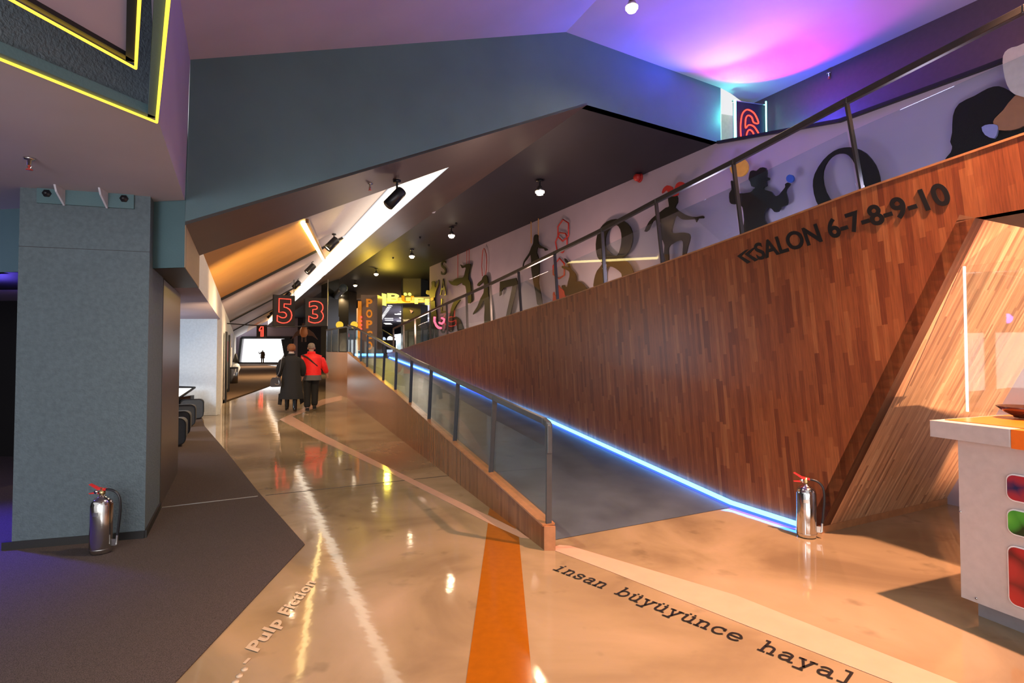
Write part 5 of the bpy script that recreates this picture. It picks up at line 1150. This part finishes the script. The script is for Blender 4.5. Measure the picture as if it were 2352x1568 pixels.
        for nm in 'lr':
            slv = limb('sleeve', ['sh'+nm, 'el'+nm, 'wr'+nm], [.070, .052, .038], red)
            s = -1 if nm == 'l' else 1
            m_ = (N['el'+nm][0]+N['wr'+nm][0])/2+R@Vector((s*.004*H, -.026*H, 0)); u_ = (N['sh'+nm][0]*.35+N['el'+nm][0]*.65)+R@Vector((-s*.008*H, -.03*H, 0))
            skin_mesh('sleeve_patch', {'a': (u_, .012*H, .022*H), 'b': (m_, .026*H, .026*H)}, [('a', 'b')], gry, slv, 2)
        MB().tube([W(-.125, -.02, .815), W(-.06, -.085, .78), W(0, -.100, .725), W(.07, -.100, .66), W(.135, -.05, .60)], .011*H, 6).build('shoulder_strap', mat('dark_strap', (.02, .012, .012), .6), t)
        for nm in 'lr':
            skin_mesh('trouser_leg', {'w': (W(0.035*(-1 if nm == 'l' else 1), 0, .50), .085*H, .07*H), 'h': (N['hip'+nm][0]-Vector((0, 0, .03*H)), .072*H, .068*H), 'k': (N['kn'+nm][0], .054*H, .056*H), 'a': (N['an'+nm][0]-Vector((0, 0, .012*H)), .044*H, .05*H)}, [('w', 'h'), ('h', 'k'), ('k', 'a')], trs, t, 2)
            skin_mesh('shoe', {'an': (N['an'+nm][0]-Vector((0, 0, .015*H)), .026*H, .028*H), 'toe': (N['toe'+nm][0], .027*H, .021*H), 'heel': (N['heel'+nm][0], .026*H, .025*H)}, [('an', 'toe'), ('an', 'heel')], mat('dark_grey_shoe', (.03, .035, .04), .3), t, 2)
        hairm = mat('grey_hair', (.26, .21, .17), .7, noise=.5, nscale=70, bump=.5, bscale=120)
        MB().lathe([(0, .058*H), (.028*H, .053*H), (.046*H, .032*H), (.050*H, .006*H), (.047*H, -.018*H), (.036*H, -.032*H), (0, -.036*H)], W(0, .004, .935), 24).build('hair', hairm, t)
        MB().lathe([(.05*H, -.02*H), (.058*H, .0), (.05*H, .018*H), (.045*H, .018*H)], W(0, .0, .85), 20).build('collar', red, t)
    return t
fw = onZ(668, 948, 0); fmn = onZ(714, 943, 0)
person(fw, 1.72, 'woman with short auburn hair in a long black coat and boots, walking away', 'woman', .42)
person(fmn, 1.76, 'man with grey hair in a red and grey jacket and black trousers, walking away', 'man', .42)
# handbag hanging from the woman's left shoulder
R = Matrix.Rotation(.42, 3, 'Z'); H = 1.72
def WB(x, y, z): return fw+R@Vector((x*H, y*H, z*H))
hb = thing('handbag', 'dark brown leather handbag hanging at the woman\'s left hip', 'handbag', WB(-.19, -.04, .40))
pr_ = rounded(.28, .23, .06)
bc_ = WB(-.205, -.085, .385)
bevel(MB().prism([[bc_+R@Vector((p[0]*(1-.25*(p[1]/.20)), 0, p[1])) for p in pr_]], R@Vector((0, .11, 0))).build('bag_body', mat('brown_leather', (.022, .013, .011), .4), hb), .01); bagb = [o for o in hb.children if o.name.startswith('bag_body')][0]
MB().tube(catmull([bc_+R@Vector((-.02, .05, .19)), WB(-.16, -.09, .60), WB(-.135, -.085, .76), WB(-.10, -.02, .835), WB(-.105, .05, .80)], 4, False), .009).build('bag_strap', mat('grey_strap', (.12, .12, .13), .4), hb)
MB().tube([bc_+R@Vector((.06, -.012, .17)), bc_+R@Vector((.08, -.02, .08)), bc_+R@Vector((.03, -.02, .05)), bc_+R@Vector((-.02, -.012, .08))], .006).build('bag_chain', M_chrome, bagb)
# small figure in front of the bright window
ff = onY(603, 829, 55.5); ff = Vector((ff.x, 55.5, 0)); t = thing('person', 'distant person in a brown coat standing before the bright window', 'person', ff)
Hh = 1.55
skin_mesh('body', {'p': (ff+Vector((0, 0, .5*Hh)), .1, .09), 'c': (ff+Vector((0, 0, .74*Hh)), .13, .1), 'n': (ff+Vector((0, 0, .84*Hh)), .05, .05), 'h': (ff+Vector((0, 0, .93*Hh)), .08, .09), 'hl': (ff+Vector((-.08, 0, .48*Hh)), .08, .08), 'hr': (ff+Vector((.08, 0, .48*Hh)), .08, .08), 'al': (ff+Vector((-.09, 0, .04)), .06, .06), 'ar': (ff+Vector((.09, 0, .04)), .06, .06), 's': (ff+Vector((-.16, 0, .78*Hh)), .06, .06), 'e': (ff+Vector((-.26, -.1, .66*Hh)), .05, .05), 'w': (ff+Vector((-.32, -.2, .82*Hh)), .04, .04), 's2': (ff+Vector((.16, 0, .78*Hh)), .06, .06), 'e2': (ff+Vector((.22, 0, .6*Hh)), .05, .05), 'w2': (ff+Vector((.2, -.1, .48*Hh)), .04, .04)},
   [('p', 'c'), ('c', 'n'), ('n', 'h'), ('p', 'hl'), ('p', 'hr'), ('hl', 'al'), ('hr', 'ar'), ('c', 's'), ('s', 'e'), ('e', 'w'), ('c', 's2'), ('s2', 'e2'), ('e2', 'w2')], mat('brown_coat_cloth', (.06, .03, .012), .8), t)
loft([(ff+Vector((0, 0, .80*Hh)), .16, .12, 0), (ff+Vector((0, 0, .6*Hh)), .2, .15, .01), (ff+Vector((0, 0, .38*Hh)), .22, .16, .02)], mat('brown_coat_cloth', (.06, .03, .012), .8), 'coat', t)
